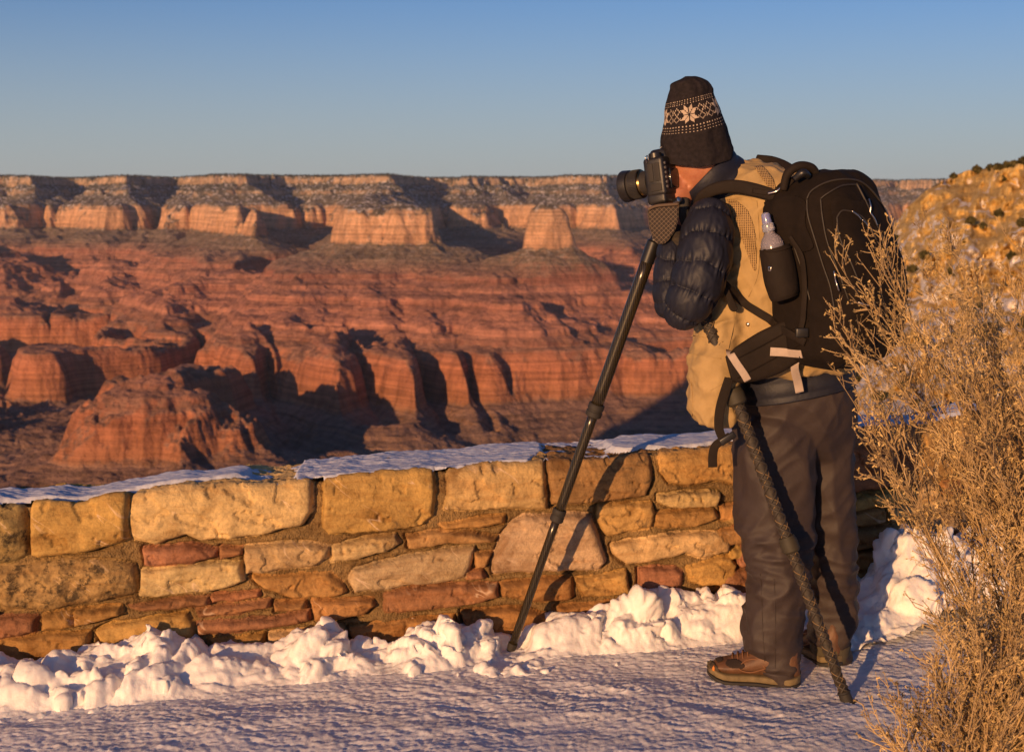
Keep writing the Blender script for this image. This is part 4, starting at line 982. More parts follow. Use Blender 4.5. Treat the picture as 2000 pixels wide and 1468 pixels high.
    # stitches: row index and column index -> pattern
    MOT = ["..........#..........", ".........##.##.......", "....##...#.#.#...##..", "....###..#.#.#..###..", "....####.#.#.#.####..", ".....####..#..####...", "......####.#.####....", "..####..##.#.##..####", "...######..#..#####..", ".....####.###.####...", "..........###........"]
    MOT = [r_[:21].ljust(21, '.') for r_ in MOT]; MOT = MOT+MOT[:-1][::-1]
    cx = []
    i = np.arange(nn+39)[:, None]; j = np.arange(mm_)[None, :]
    row = np.floor((i-55)/1.0).astype(int)+0*j; colm = (j+0*i)
    mi = np.zeros((nn+39, mm_), int)
    r0 = 70                                    # first pattern row
    # angle of star: towards the camera and slightly left
    rep = 64
    k = ((colm-(240-12)+rep//2) % rep)-rep//2
    rr = np.floor((i-r0-18)/1.45).astype(int)+0*j; kk = np.floor(k/1.5).astype(int)
    A_ = np.abs(rr-10)
    star = np.zeros_like(mi, bool)
    ok = (rr >= 0) & (rr < 21) & (kk >= -10) & (kk <= 10)
    # eight-petal star drawn analytically on the stitch grid
    y_, x_ = rr-10, kk
    ax, ay = np.abs(x_), np.abs(y_)
    mn_, mx_ = np.minimum(ax, ay), np.maximum(ax, ay); pet = ((ax+ay <= 11) & (np.maximum(ax, ay) >= 1) & (ax != ay) & (np.minimum(ax, ay) > 0) & (np.maximum(ax, ay) <= 10) & (np.minimum(ax, ay)*1.0 >= np.maximum(ax, ay)-8) & (np.minimum(ax, ay) <= 10-np.maximum(ax, ay)+np.maximum(ax, ay)//2))
    pet &= ~((np.maximum(ax, ay) > 6) & (np.minimum(ax, ay) > 12-np.maximum(ax, ay)))
    pet = (mn_ >= 1) & (mn_ <= 5) & (mx_-mn_ >= 1) & (mx_-mn_ <= 5)
    star = ok & pet
    kz = np.abs(kk)-16                          # the lattice between two stars
    kz2 = np.abs(kk)-21
    ch = (rr >= 0) & (rr < 21) & (np.abs(kk) > 10) & (((np.abs(y_)+kz) % 8 < 1) | ((np.abs(y_)-kz) % 8 < 1)) & (np.abs(y_) <= 8)
    dots = (((rr >= -9) & (rr < -1)) | ((rr > 22) & (rr <= 30))) & (rr % 3 == 0) & (kk % 4 == 0)
    mi[(star | ch | dots) & (i < 190)] = 1
    wool = M('dark_wool', (.02, .017, .019), .95, Specular_IOR_Level=.1); p = wool.coord('Position'); wool.color(wool.ramp(wool.noise(p, 90, 3), [(.3, (.014, .012, .013)), (.7, (.026, .021, .023))]))
    wool.normal(wool.bump(wool.noise(wool.coord('Position', (1, 1, .35)), 700, 2), .8, .0015))
    cream = M('cream_wool', (.42, .33, .25), .95); cream.normal(cream.bump(cream.noise(cream.coord('Position'), 600, 2), .6, .001))
    mesh_np('knit_hat', VV.reshape(-1, 3), Qh, [wool.m, cream.m], body, mi=mi.ravel())
    # ---- collar of the puffer jacket
    def puff(u, th_, S_): return 1+.05*np.abs(np.sin(u*np.pi*2.5))
    V, Q = loft([(1380, 338, 62, 4.09, .088), (1388, 346, 64, 4.09, .092), (1405, 364, 66, 4.10, .10), (1430, 392, 72, 4.11, .11)], 30, 60, rnd=False, mod=puff)
    bm_obj('jacket_collar', V, Q, [m_navy], body)
    # ---- puffer sleeves
    def sleeve(name, secs, nb, seed, parent=body):
        def mod(u, th_, S_):
            ct, st_ = np.cos(th_), np.sin(th_); w = np.abs(np.sin(np.pi*(u*nb+.14*np.sin(th_+seed)+.09*n3(ct*1.3, st_*1.3, u*5+seed, seed))))**.55
            seam = np.exp(-((1-w)/.9)**2*0)*(1-w)
            cr = n3(ct*13+0*u, st_*13+0*u, u*nb*.9, seed+1)*.16*(1.08-w)**1.5+n3(ct*24, st_*24, u*nb*1.6, seed+6)*.035*(1.1-w)+n3(ct*2.6, st_*2.6, u*8, seed+2)*.03+(.3-np.abs(n3(ct*4+u*6, st_*4, u*13, seed+4)))*.04
            return .90+.12*w+cr
        V, Q = loft(secs, 220, 130, mod=mod); return bm_obj(name, V, Q, [m_navy], parent)
    sleeve('jacket_sleeve', [(1392, 398, 26, 3.99, .05), (1386, 425, 44, 3.97, .075), (1381, 465, 52, 3.95, .085), (1374, 510, 54, 3.93, .088), (1360, 555, 53, 3.92, .085), (1343, 593, 47, 3.92, .076), (1330, 618, 36, 3.93, .06), (1325, 632, 22, 3.94, .04)], 6.2, 3)
    sleeve('jacket_sleeve', [(1316, 622, 26, 3.95, .05), (1312, 590, 35, 3.96, .058), (1308, 550, 33, 3.98, .056), (1309, 505, 28, 4.00, .05), (1314, 470, 25, 4.02, .042), (1320, 440, 20, 4.035, .034)], 5.2, 9)
    sleeve('jacket_sleeve', [(1500, 400, 40, 4.28, .07), (1440, 460, 44, 4.34, .07), (1400, 520, 42, 4.36, .065), (1375, 545, 34, 4.37, .06), (1365, 510, 32, 4.34, .052), (1345, 440, 24, 4.26, .04), (1336, 415, 20, 4.22, .034)], 9, 5)
    # ---- trousers
    pv = loft(rows([(705, 1448, 1640, 4.13, .15), (760, 1444, 1664, 4.12, .155), (820, 1440, 1666, 4.125, .14), (880, 1442, 1664, 4.14, .10), (940, 1460, 1655, 4.17, .05)], 4.12, .15), 40, 60, e=2.3, flat=True)
    l1 = loft(rows([(790, 1441, 1600, 4.09, .12), (880, 1436, 1592, 4.075, .105), (1000, 1439, 1587, 4.055, .095), (1060, 1450, 1584, 4.045, .09), (1110, 1463, 1578, 4.035, .085), (1160, 1458, 1572, 4.03, .085), (1215, 1444, 1566, 4.02, .083), (1255, 1452, 1560, 4.01, .078), (1290, 1472, 1558, 4.0, .068), (1324, 1492, 1557, 3.995, .06)], 4.0, .08), 70, 60, e=2.2, flat=True)
    l2 = loft(rows([(790, 1540, 1667, 4.16, .12), (900, 1545, 1664, 4.17, .105), (1000, 1562, 1665, 4.17, .095), (1100, 1578, 1669, 4.17, .088), (1180, 1583, 1672, 4.17, .08), (1240, 1582, 1663, 4.165, .072), (1275, 1588, 1656, 4.16, .062), (1290, 1592, 1654, 4.16, .058)], 4.17, .08), 70, 60, e=2.2, flat=True)
    V, Q = join([pv, l1, l2]); tr = bm_obj('trousers', V, Q, [m_pants], body); remesh(tr, .0055, 3)
    V, N = get_vn(tr)
    vert = 1-np.abs(n3(V[:, 0]*11+V[:, 2]*2.2, V[:, 1]*9, V[:, 2]*2.4, 4))*2.2
    fine = 1-np.abs(n3(V[:, 0]*17-V[:, 2]*12, V[:, 1]*15, V[:, 2]*9, 6))*2.2
    pc_ = np.clip(1-np.abs(n3(V[:, 0]*6+V[:, 2]*5, V[:, 1]*6, V[:, 2]*5-V[:, 0]*6, 61))*3.4, 0, 1)**2
    hor = 1-np.abs(n3(V[:, 0]*7+V[:, 2]*6, V[:, 1]*7, V[:, 2]*19, 7))*2.3
    low = sstep(.50, .12, V[:, 2]); kn = np.exp(-((V[:, 2]-.36)/.10)**2)
    hgt = .006*pc_+.008*np.clip(vert, -.4, 1)*(1-.5*low)+.0045*fine+.010*np.clip(hor, -.4, 1)*np.clip(low*.75+kn*.8, 0, 1)
    put_v(tr, V+N*(hgt-.004)[:, None])
    tt = bvh(tr)
    # cuffs, seams
    ol = cloth('olive_cuff', (.062, .050, .028), .8)
    V, Q = loft(rows([(1252, 1580, 1662), (1282, 1586, 1657)], 4.162, .076), 8, 50, e=2.2, flat=True, rnd=False); bm_obj('trouser_cuff', V, Q, [ol], body)
    V, Q = loft(rows([(1302, 1474, 1561), (1329, 1496, 1559)], 3.997, .069), 8, 50, e=2.2, flat=True, rnd=False); bm_obj('trouser_cuff', V, Q, [m_pants], body)
    for path in ([(1512, 1130), (1514, 1200), (1514, 1270), (1514, 1322)], [(1485, 1120), (1488, 1180), (1490, 1240), (1494, 1290)]):
        strap('trouser_seam', tt, path, .8, .0012, m_pants, body, off=.0008)
    # ---- jacket hem
    V, Q = loft([(1546, 700, 112, 4.12, .162), (1550, 735, 113, 4.12, .166), (1555, 764, 113, 4.12, .166)], 30, 70, e=2.4, rnd=False, flat=True, mod=lambda u, t, s: 1+.012*np.abs(np.sin(u*np.pi*2.5))+.006*n2(np.cos(t)*9, np.sin(t)*9+u*2, 3))
    V[:, 2] += (V[:, 0]-P(1555, 764, 4.12).x)*.22*sstep(1.05, .75, V[:, 2]); jh = bm_obj('jacket_hem', V, Q, [m_navy], body)
    # ---- vest
    ts = rows([(318, 1432, 1500, 4.14, .09), (335, 1412, 1535, 4.14, .14), (365, 1390, 1565, 4.13, .18), (410, 1384, 1590, 4.13, .19), (480, 1388, 1605, 4.13, .185), (560, 1384, 1615, 4.12, .18), (630, 1372, 1632, 4.12, .18), (690, 1362, 1652, 4.11, .185), (728, 1356, 1667, 4.11, .19)], 4.12, .17)
    v1 = loft(ts, 60, 70, e=2.4, flat=True)
    v2 = loft(rows([(560, 1400, 1480, 4.06, .08), (620, 1372, 1460, 4.03, .09), (660, 1356, 1450, 4.02, .095), (720, 1347, 1445, 4.01, .098), (790, 1344, 1441, 4.01, .095), (822, 1350, 1436, 4.01, .085), (828, 1362, 1430, 4.01, .06)], 4.0, .09), 40, 50, e=2.6, flat=True)
    V, Q = join([v1, v2]); ve = bm_obj('vest', V, Q, [m_vest], body); remesh(ve, .0055, 5)
    V, N = get_vn(ve)
    px, py = pix(V)
    cut = 7.0
    w1 = 1-np.abs(n3(V[:, 0]*10+V[:, 2]*7, V[:, 1]*8, V[:, 2]*4, 14))*2.2; w2 = 1-np.abs(n3(V[:, 0]*8-V[:, 2]*9, V[:, 1]*8, V[:, 2]*11, 15))*2.2; w3 = 1-np.abs(n3(V[:, 0]*24, V[:, 1]*20, V[:, 2]*17, 16))*2.2
    q_ = n3(V[:, 0]*3, V[:, 1]*3, V[:, 2]*3, 18)*1.6; cr_ = np.clip(1-np.abs(n3(V[:, 0]*7+V[:, 2]*9+q_, V[:, 1]*7, V[:, 2]*3-V[:, 0]*4+q_, 17))*3.4, 0, 1)**2; cr2 = np.clip(1-np.abs(n3(V[:, 0]*12-V[:, 2]*5+q_, V[:, 1]*9, V[:, 2]*14+q_, 19))*3.2, 0, 1)**2
    put_v(ve, V+N*(.006*cr_+.004*cr2+.009*np.clip(w1, -.5, 1)+.008*np.clip(w2, -.4, 1)+.0034*w3-.011)[:, None])
    return body, tr, jh, ve, tt
PERSON, TROU, HEM, VEST, TT = person()
VT = bvh(VEST)
mesh_m = cloth('perforated_mesh', (.30, .19, .08), .9)
def holes():
    m = M('perforated_mesh', rough=.9); p = m.coord('Position', (1, .0, 1)); v = m.vor(p, 210, 'F1', rnd=.1)
    m.color(m.mix(m.math('LESS_THAN', v, .34), (.36, .235, .10), (.035, .018, .010))); return m.m
mesh_m = holes()
patch('vent_panel', VT, [(1422, 390), (1440, 392), (1464, 418), (1476, 465), (1477, 520), (1471, 526), (1455, 482), (1436, 430)], mesh_m, PERSON)
patch('vent_panel', VT, [(1474, 328), (1488, 326), (1505, 345), (1514, 366), (1508, 374), (1490, 352)], mesh_m, PERSON)
for pth in ([(1478, 392), (1482, 450), (1481, 530), (1462, 580)], [(1400, 440), (1428, 520), (1438, 600), (1420, 690)], [(1352, 655), (1380, 660), (1412, 668)], [(1348, 690), (1380, 696), (1408, 700)], [(1349, 740), (1353, 780), (1352, 812)], [(1388, 762), (1412, 748), (1440, 738)], [(1560, 722), (1610, 718), (1660, 712)]):
    strap('vest_seam', VT, pth, .9, .0014, m_vest, PERSON, off=.0008, n=24)
h_, n_ = hit(VT, 1461, 633, .002); lathe('snap_button', h_, n_, [(-.002, 0), (-.002, .006), (.001, .006), (.003, .004), (.0035, 0)], m_steel, PERSON, 20)

# ---- boots
def boot(heel, toe, sc=1.0, name='boot'):
    heel, toe = Vector(heel), Vector(toe); L = (toe-heel).length; d = (toe-heel).normalized(); s = d.cross(Vector((0, 0, 1))).normalized()
    def rings(fn, n=60, m=36):
        V = []
        for i in range(n):
            t = i/(n-1); V.append([tuple(heel+d*(L*fn(t, a)[0])+s*fn(t, a)[1]+Vector((0, 0, fn(t, a)[2]))) for a in np.arange(m)*2*np.pi/m])
        return np.array(V).reshape(-1, 3), grid_quads(n, m, True)
    wid = lambda t: np.interp(t, [0, .03, .1, .3, .5, .72, .88, .96, 1], [.006, .026, .036, .037, .042, .052, .047, .032, .004])*sc
    top = lambda t: np.interp(t, [0, .02, .08, .3, .42, .55, .7, .85, .94, 1], [.05, .11, .135, .13, .115, .092, .076, .066, .052, .030])*sc
    rise = lambda t: np.interp(t, [0, .1, .3, .45, .8, 1], [.006, 0, .0, .003, .002, .018])
    def up_(t, a):
        c, q = math.cos(a), math.sin(a); z0 = .018+rise(t); hh = (top(t)-z0)
        k = (1-.42*max(0, q)**1.5*(1 if t < .9 else .6)); return (t, wid(t)*.93*c*k, z0+hh*(.5+.5*q))
    def so_(z0, z1, k):
        def f(t, a):
            c, q = math.cos(a), math.sin(a); c2 = math.copysign(abs(c)**.4, c); q2 = math.copysign(abs(q)**.4, q)
            return (t+(.012 if t > .5 else -.012)*(k-1)*8*abs(2*t-1), wid(t)*k*c2, rise(t)+(z0+z1)/2+(z1-z0)/2*q2)
        return f
    Lm = M('brown_leather', rough=.6); p = Lm.coord('Position'); Lm.color(Lm.ramp(Lm.noise(p, 25, 5), [(.3, (.055, .026, .013)), (.6, (.12, .055, .025)), (.8, (.17, .085, .04))])); Lm.normal(Lm.bump(Lm.noise(p, 160, 4), .5, .002))
    Ms = M('khaki_midsole', rough=.8); Ms.color(Ms.ramp(Ms.noise(Ms.coord('Position'), 40, 5), [(.3, (.09, .065, .03)), (.7, (.20, .145, .07))]))
    V, Q = rings(up_); b = mesh_np(name, V, Q, [Lm.m], PERSON)
    V, Q = rings(so_(.008, .030, 1.06)); mesh_np('midsole', V, Q, [Ms.m], b)
    V, Q = rings(so_(-.003, .010, 1.08)); mesh_np('outsole', V, Q, [m_rub], b)
    tb = bvh(b)
    return b, heel, d, s, L
b1 = boot(P(1562, 1340, 3.955).xyz*1.0+Vector((0, 0, 0)), P(1382, 1322, 4.02))
b2 = boot(P(1632, 1302, 4.08), P(1560, 1268, 4.34))
for ob, hz in ((b1, 0), (b2, 0)): pass
def boot_trim(b, sidesgn):
    o, heel, d, s, L = b; up = Vector((0, 0, 1))
    dk = M('dark_mesh_panel', (.03, .018, .012), .9).m; lace = M('lace', (.16, .07, .03), .8).m
    cen = lambda t, z, w: heel+d*(L*t)+s*w+up*z
    # toe bumper, side mesh window, laces
    for k in range(5):
        t = .50+.055*k; z = float(np.interp(t, [.42, .55, .7, .85], [.118, .095, .079, .068]))
        tube('lace', [cen(t, z-.014, -.024), cen(t+.012, z, -.008), cen(t+.012, z, .008), cen(t, z-.014, .024)], .0022, lace, o, 6)
    tb = bvh(o)
    for sg in (1, -1):
        pts = [cen(t, z, sg*w) for t, z, w in ((.36, .055, .036), (.46, .078, .032), (.58, .072, .036), (.64, .050, .046), (.52, .042, .043))]
        tube('stitched_trim', pts+[pts[0]], .0022, lace, o, 6)
boot_trim(b1, 1); boot_trim(b2, 1)
_t1 = bvh(b1[0]); dkm = cloth('dark_mesh', (.020, .011, .008), .9)
patch('mesh_window', _t1, [(1420, 1289), (1440, 1288), (1454, 1298), (1450, 1304), (1430, 1304), (1418, 1298)], dkm, b1[0], .0025)
patch('mesh_window', _t1, [(1398, 1286), (1409, 1283), (1412, 1290), (1402, 1293)], dkm, b1[0], .0025)
patch('toe_bumper', _t1, [(1380, 1300), (1388, 1288), (1398, 1298), (1407, 1312), (1404, 1324), (1388, 1318)], cloth('toe_rubber', (.05, .035, .022), .8), b1[0], .003)
patch('emblem', _t1, [(1394, 1303), (1397, 1301), (1398, 1307), (1395, 1308)], M('orange_mark', (.6, .2, .03), .6).m, b1[0], .006, 1.0)
# ------------------------------------------------------------------ backpack
def backpack():
    yaw = math.atan2(UO.y, UO.x)
    H = [(338, 1632, 60, .035, .05), (343, 1628, 0, .065, .085), (358, 1620, 0, .095, .115), (388, 1609, 0, .118, .140), (440, 1608, 0, .130, .152), (500, 1619, 0, .136, .156), (560, 1630, 0, .140, .158), (610, 1636, 0, .140, .158), (655, 1634, 0, .134, .152), (690, 1628, 0, .115, .135), (708, 1622, 0, .07, .10)]
    S = catmull([(a, b, d, e) for a, b, _, d, e in H], 110); n, m = 110, 140; th = np.arange(m)*2*np.pi/m
    c, s = np.cos(th), np.sin(th); e = 3.4; c2 = np.sign(c)*np.abs(c)**(2/e); s2 = np.sign(s)*np.abs(s)**(2/e)
    u, v = np.array(UO), np.array(-LF); V = []
    for i, (py, px, hu, hv) in enumerate(S):
        C = np.array(P(px, py, 3.93)); k = 1.0
        # outer pocket bulge on the back face, crease where it meets the main bag
        f = (py-322)/386; bulge = .020*np.clip(c, 0, 1)**2*math.sin(math.pi*min(1, max(0, (f-.1)/.85)))
        V.append(C+np.outer(c2*hu+bulge, u)+np.outer(s2*hv, v))
    V = np.array(V).reshape(-1, 3); cen0, cen1 = V[:m].mean(0), V[-m:].mean(0)
    Q = grid_quads(n, m, True); V = np.vstack([V, cen0, cen1]); N = n*m; j = np.arange(m)
    Q = np.vstack([Q, np.stack([np.full(m, N), (j+1) % m, j, j], 1), np.stack([np.full(m, N+1), (n-1)*m+j, (n-1)*m+(j+1) % m, (n-1)*m+(j+1) % m], 1)])
    root = bm_obj('backpack', V, Q, [m_pack]); remesh(root, .005, 3)
    V, N = get_vn(root)
    w1 = 1-np.abs(n3(V[:, 0]*9+V[:, 2]*4, V[:, 1]*9, V[:, 2]*5, 34))*2.2; w2 = 1-np.abs(n3(V[:, 0]*19, V[:, 1]*19, V[:, 2]*13, 35))*2.2
    put_v(root, V+N*(.008*np.clip(w1, -.4, 1)+.003*w2)[:, None])
    tag(root, 'large black backpack on the photographer\'s back with pale reflective straps', 'backpack')
    t = bvh(root, VEST, HEM, TROU); tp = bvh(root)
    g = lambda L: [(1460+a/3.494, 300+b/3.494) for a, b in L]
    # raised zipped panels
    patch('front_pocket', tp, g([(560, 330), (620, 300), (740, 330), (860, 330), (960, 520), (1040, 760), (1060, 1000), (900, 1150), (760, 1080), (660, 800), (590, 560)]), m_pack, root, .012)
    patch('side_panel', tp, g([(120, 330), (300, 290), (400, 330), (400, 480), (450, 640), (320, 660), (160, 560)]), m_pack, root, .004)
    trk = cloth('zip_tape', (.030, .024, .018), .6)
    for L in ([(410, 310), (440, 255), (560, 195), (700, 180), (800, 215), (900, 330), (980, 500)], [(410, 310), (415, 420), (455, 560), (515, 760), (570, 920), (600, 1100)], [(500, 310), (545, 275), (640, 225), (740, 215)], [(500, 310), (510, 430), (545, 600), (620, 800), (690, 1000)],
              [(600, 440), (640, 395), (760, 440), (860, 600)], [(600, 440), (612, 540), (665, 690), (745, 900)], [(720, 220), (800, 380), (900, 600), (960, 800)], [(300, 570), (380, 800), (430, 1000)]):
        strap('zip', tp, g(L), 1.7, .0028, trk, root, off=.0125 if L[0][0] >= 600 else .003, n=40, e=2)
    for a, b in (((686, 402), (740, 460)), ((745, 460), (792, 535)), ((786, 325), (800, 410)), ((800, 410), (848, 500)), ((598, 800), (604, 860)), ((604, 860), (622, 930)), ((742, 1010), (800, 1030))):
        tube('zip_pull', [hit(tp, *g([a])[0], .018)[0], hit(tp, *g([((a[0]+b[0])/2, (a[1]+b[1])/2)])[0], .021)[0], hit(tp, *g([b])[0], .018)[0]], .0022, m_steel, root)
    # haul handle, load lifter, shoulder straps
    hd = [P(1530, 372, 3.86), P(1538, 340, 3.86), P(1560, 325, 3.86), P(1585, 328, 3.87), P(1600, 348, 3.88)]
    tube('haul_handle', hd, [.010, .012, .013, .012, .009], m_web, root, 12)
    tube('hose_clip', [P(1552, 350, 3.84), P(1568, 338, 3.83), P(1580, 345, 3.84)], [.009, .012, .008], m_black, root, 12)
    strap('shoulder_strap', t, [(1362, 400, 3.99), (1372, 384, 3.97), (1395, 370, 3.955), (1430, 364, 3.94), (1470, 370, 3.925), (1510, 382, 3.89), (1535, 396, 3.87)], [9, 11, 12, 13, 13, 12, 10], .008, m_web, root, n=60, e=3)
    strap('shoulder_strap', t, [(1478, 316, 4.22), (1510, 322, 4.18), (1540, 336, 4.10), (1560, 360, 4.02)], [14, 16, 16, 12], .010, m_web, root, n=40, e=3)
    strap('load_lifter', t, [(1470, 372, 3.915), (1500, 376, 3.89), (1530, 368, 3.87), (1548, 350, 3.87)], 5, .0025, m_web, root, n=30)
    tube('buckle', [P(1500, 378, 3.88), P(1516, 374, 3.87), P(1526, 366, 3.87)], .0035, m_steel, root, 8)
    # lower stabiliser strap, loose end, belt
    strap('lower_strap', t, [(1408, 548, 3.93), (1420, 560, 3.925), (1450, 588), (1490, 615), (1530, 642), (1575, 668)], 8, .003, m_web, root, n=50, off=.006)
    strap('loose_strap_end', t, [(1416, 560, 3.92), (1424, 580, 3.915), (1432, 600, 3.915), (1440, 603, 3.915)], [5, 6, 8, 4], .0022, m_web, root, n=30)
    strap('hip_belt', t, [(1424, 720, 3.875), (1450, 712, 3.878), (1500, 690, 3.885), (1550, 664, 3.87), (1600, 640, 3.83)], [26, 38, 46, 44, 42], .013, m_web, root, n=60, e=3.2)
    hb = bvh(root.children[-1] if root.children else root)
    belt = [c_ for c_ in bpy.data.objects if c_.name.startswith('hip_belt')][0]; tb = bvh(belt, root, VEST, HEM, TROU)
    for dy_ in (-22, 16): strap('belt_seam', tb, [(1440, 722+dy_), (1490, 696+dy_), (1540, 668+dy_), (1580, 648+dy_)], 1.2, .002, m_pack, root, off=.001, n=30)
    strap('reflective_stripe', tb, [(1424, 686), (1436, 706), (1450, 726), (1460, 742)], 7.5, .0016, m_grey, root, off=.003, n=24, e=6)
    strap('pale_strap', tb, [(1504, 686), (1530, 687), (1568, 690)], 8.5, .0016, m_grey, root, off=.005, n=24, e=6)
    strap('pale_strap', tb, [(1568, 690, 3.85), (1556, 702, 3.87), (1552, 720, 3.88), (1558, 745, 3.905), (1562, 766, 3.915)], [7, 7, 8, 8.5, 8.5], .0016, m_grey, root, n=30, e=6)
    c_, nn = hit(tb, 1570, 690, .008); Rm = frame(nn)
    for a in ((1562, 683, 1578, 681), (1562, 697, 1578, 698)): tube('ladder_buckle', [P(a[0], a[1], 3.835), P(a[2], a[3], 3.835)], .003, m_black, root, 8)
    tube('ladder_buckle', [P(1563, 681, 3.835), P(1561, 690, 3.835), P(1563, 699, 3.835)], .003, m_black, root, 8); tube('ladder_buckle', [P(1578, 681, 3.835), P(1581, 690, 3.835), P(1578, 699, 3.835)], .003, m_black, root, 8)
    strap('belt_webbing', t, [(1424, 738, 3.88), (1416, 765, 3.885), (1406, 800, 3.89), (1404, 835, 3.89), (1412, 858, 3.89)], [9, 10, 9.5, 9, 8], .002, m_web, root, n=40, e=6)
    strap('belt_webbing', t, [(1426, 850, 3.885), (1410, 860, 3.885), (1396, 872, 3.888), (1392, 892, 3.89), (1392, 912, 3.89)], [7, 8, 8.5, 9, 9], .002, m_web, root, n=40, e=6)
    rbox('side_release_buckle', P(1421, 856, 3.882), (.048, .010, .020), Matrix.Rotation(R(33), 3, 'Y').inverted(), .004, m_black, root)
    strap('compression_strap', tp, g([(300, 560), (380, 700), (400, 900), (390, 1100), (370, 1230)]), [4, 6, 6, 6, 6], .003, m_web, root, off=.008, n=40)
    rbox('compression_buckle', hit(tp, *g([(385, 1215)])[0], .012)[0], (.035, .012, .026), Matrix.Identity(3), .004, m_black, root)
    # bottle pocket with a small oval badge
    V, Q = loft([(1513, 482, 30, 3.825, .040), (1517, 500, 32, 3.825, .042), (1524, 540, 33, 3.82, .042), (1531, 572, 30, 3.82, .040), (1534, 582, 26, 3.82, .034)], 40, 50, rnd=False, mod=lambda u, t_, s_: 1+.02*n2(np.cos(t_)*3, u*5+np.sin(t_)*3, 3))
    pk = bm_obj('bottle_pocket', V, Q, [m_web], root); pt = bvh(pk)
    strap('pocket_hem', pt, [(1485, 486), (1500, 490), (1520, 489), (1544, 482)], 2, .002, m_web, root, off=.002, n=24)
    strap('badge', pt, [(1501, 524.5), (1507, 525)], 4.6, .0012, m_steel, pk, off=.002, n=12, e=2)
    strap('badge_mark', pt, [(1503, 524.5), (1505.5, 524.7)], 2.6, .0014, m_black, pk, off=.0034, n=8, e=2)
    # carabiners at the hem
    for cx, cy, r_ in ((1672, 708, 7), (1675, 725, 6)):
        c = P(cx, cy, 3.97); rr = r_*3.97/F
        tube('carabiner', [c+Vector((math.cos(a)*rr*.7, 0, math.sin(a)*rr*1.5)) for a in np.linspace(0, 2*math.pi, 14)], .0024, m_steel if cy < 715 else m_black, root, 8)
    # cord at the pack's right edge
    # ---- drink bottle in the pocket: its own thing
    ax = (P(1494, 415, 3.825)-P(1513, 500, 3.825)).normalized(); b0 = P(1515, 510, 3.825)
    pl = M('clear_plastic', (.60, .56, .64), .16, Transmission_Weight=.72, IOR=1.35).m
    bt = lathe('drink_bottle', b0, ax, [(-.09, 0), (-.09, .026), (-.085, .031), (.0, .0325), (.03, .0325), (.05, .030), (.064, .024), (.074, .015), (.080, .0125), (.086, .0125), (.088, 0)], pl, None)
    tag(bt, 'clear plastic drink bottle with blue nozzle standing in the backpack side pocket', 'bottle')
    clr = M('clear_cap', (.70, .74, .90), .15, Transmission_Weight=.75, IOR=1.4).m; blue = M('blue_nozzle', (.03, .05, .45), .35).m; teal = M('teal_drink', (.02, .30, .36), .3).m
    lathe('cap', b0, ax, [(.082, 0), (.082, .0165), (.098, .0165), (.101, .0155), (.103, .013), (.126, .0115), (.131, .009), (.133, 0)], clr, bt)
    lathe('nozzle', b0, ax, [(.104, 0), (.104, .0105), (.118, .0095), (.127, .006), (.1275, 0)], blue, bt)
    lathe('liquid', b0, ax, [(-.085, 0), (-.085, .028), (.014, .0300), (.017, .0298), (.017, 0)], teal, bt)
    return root
backpack()

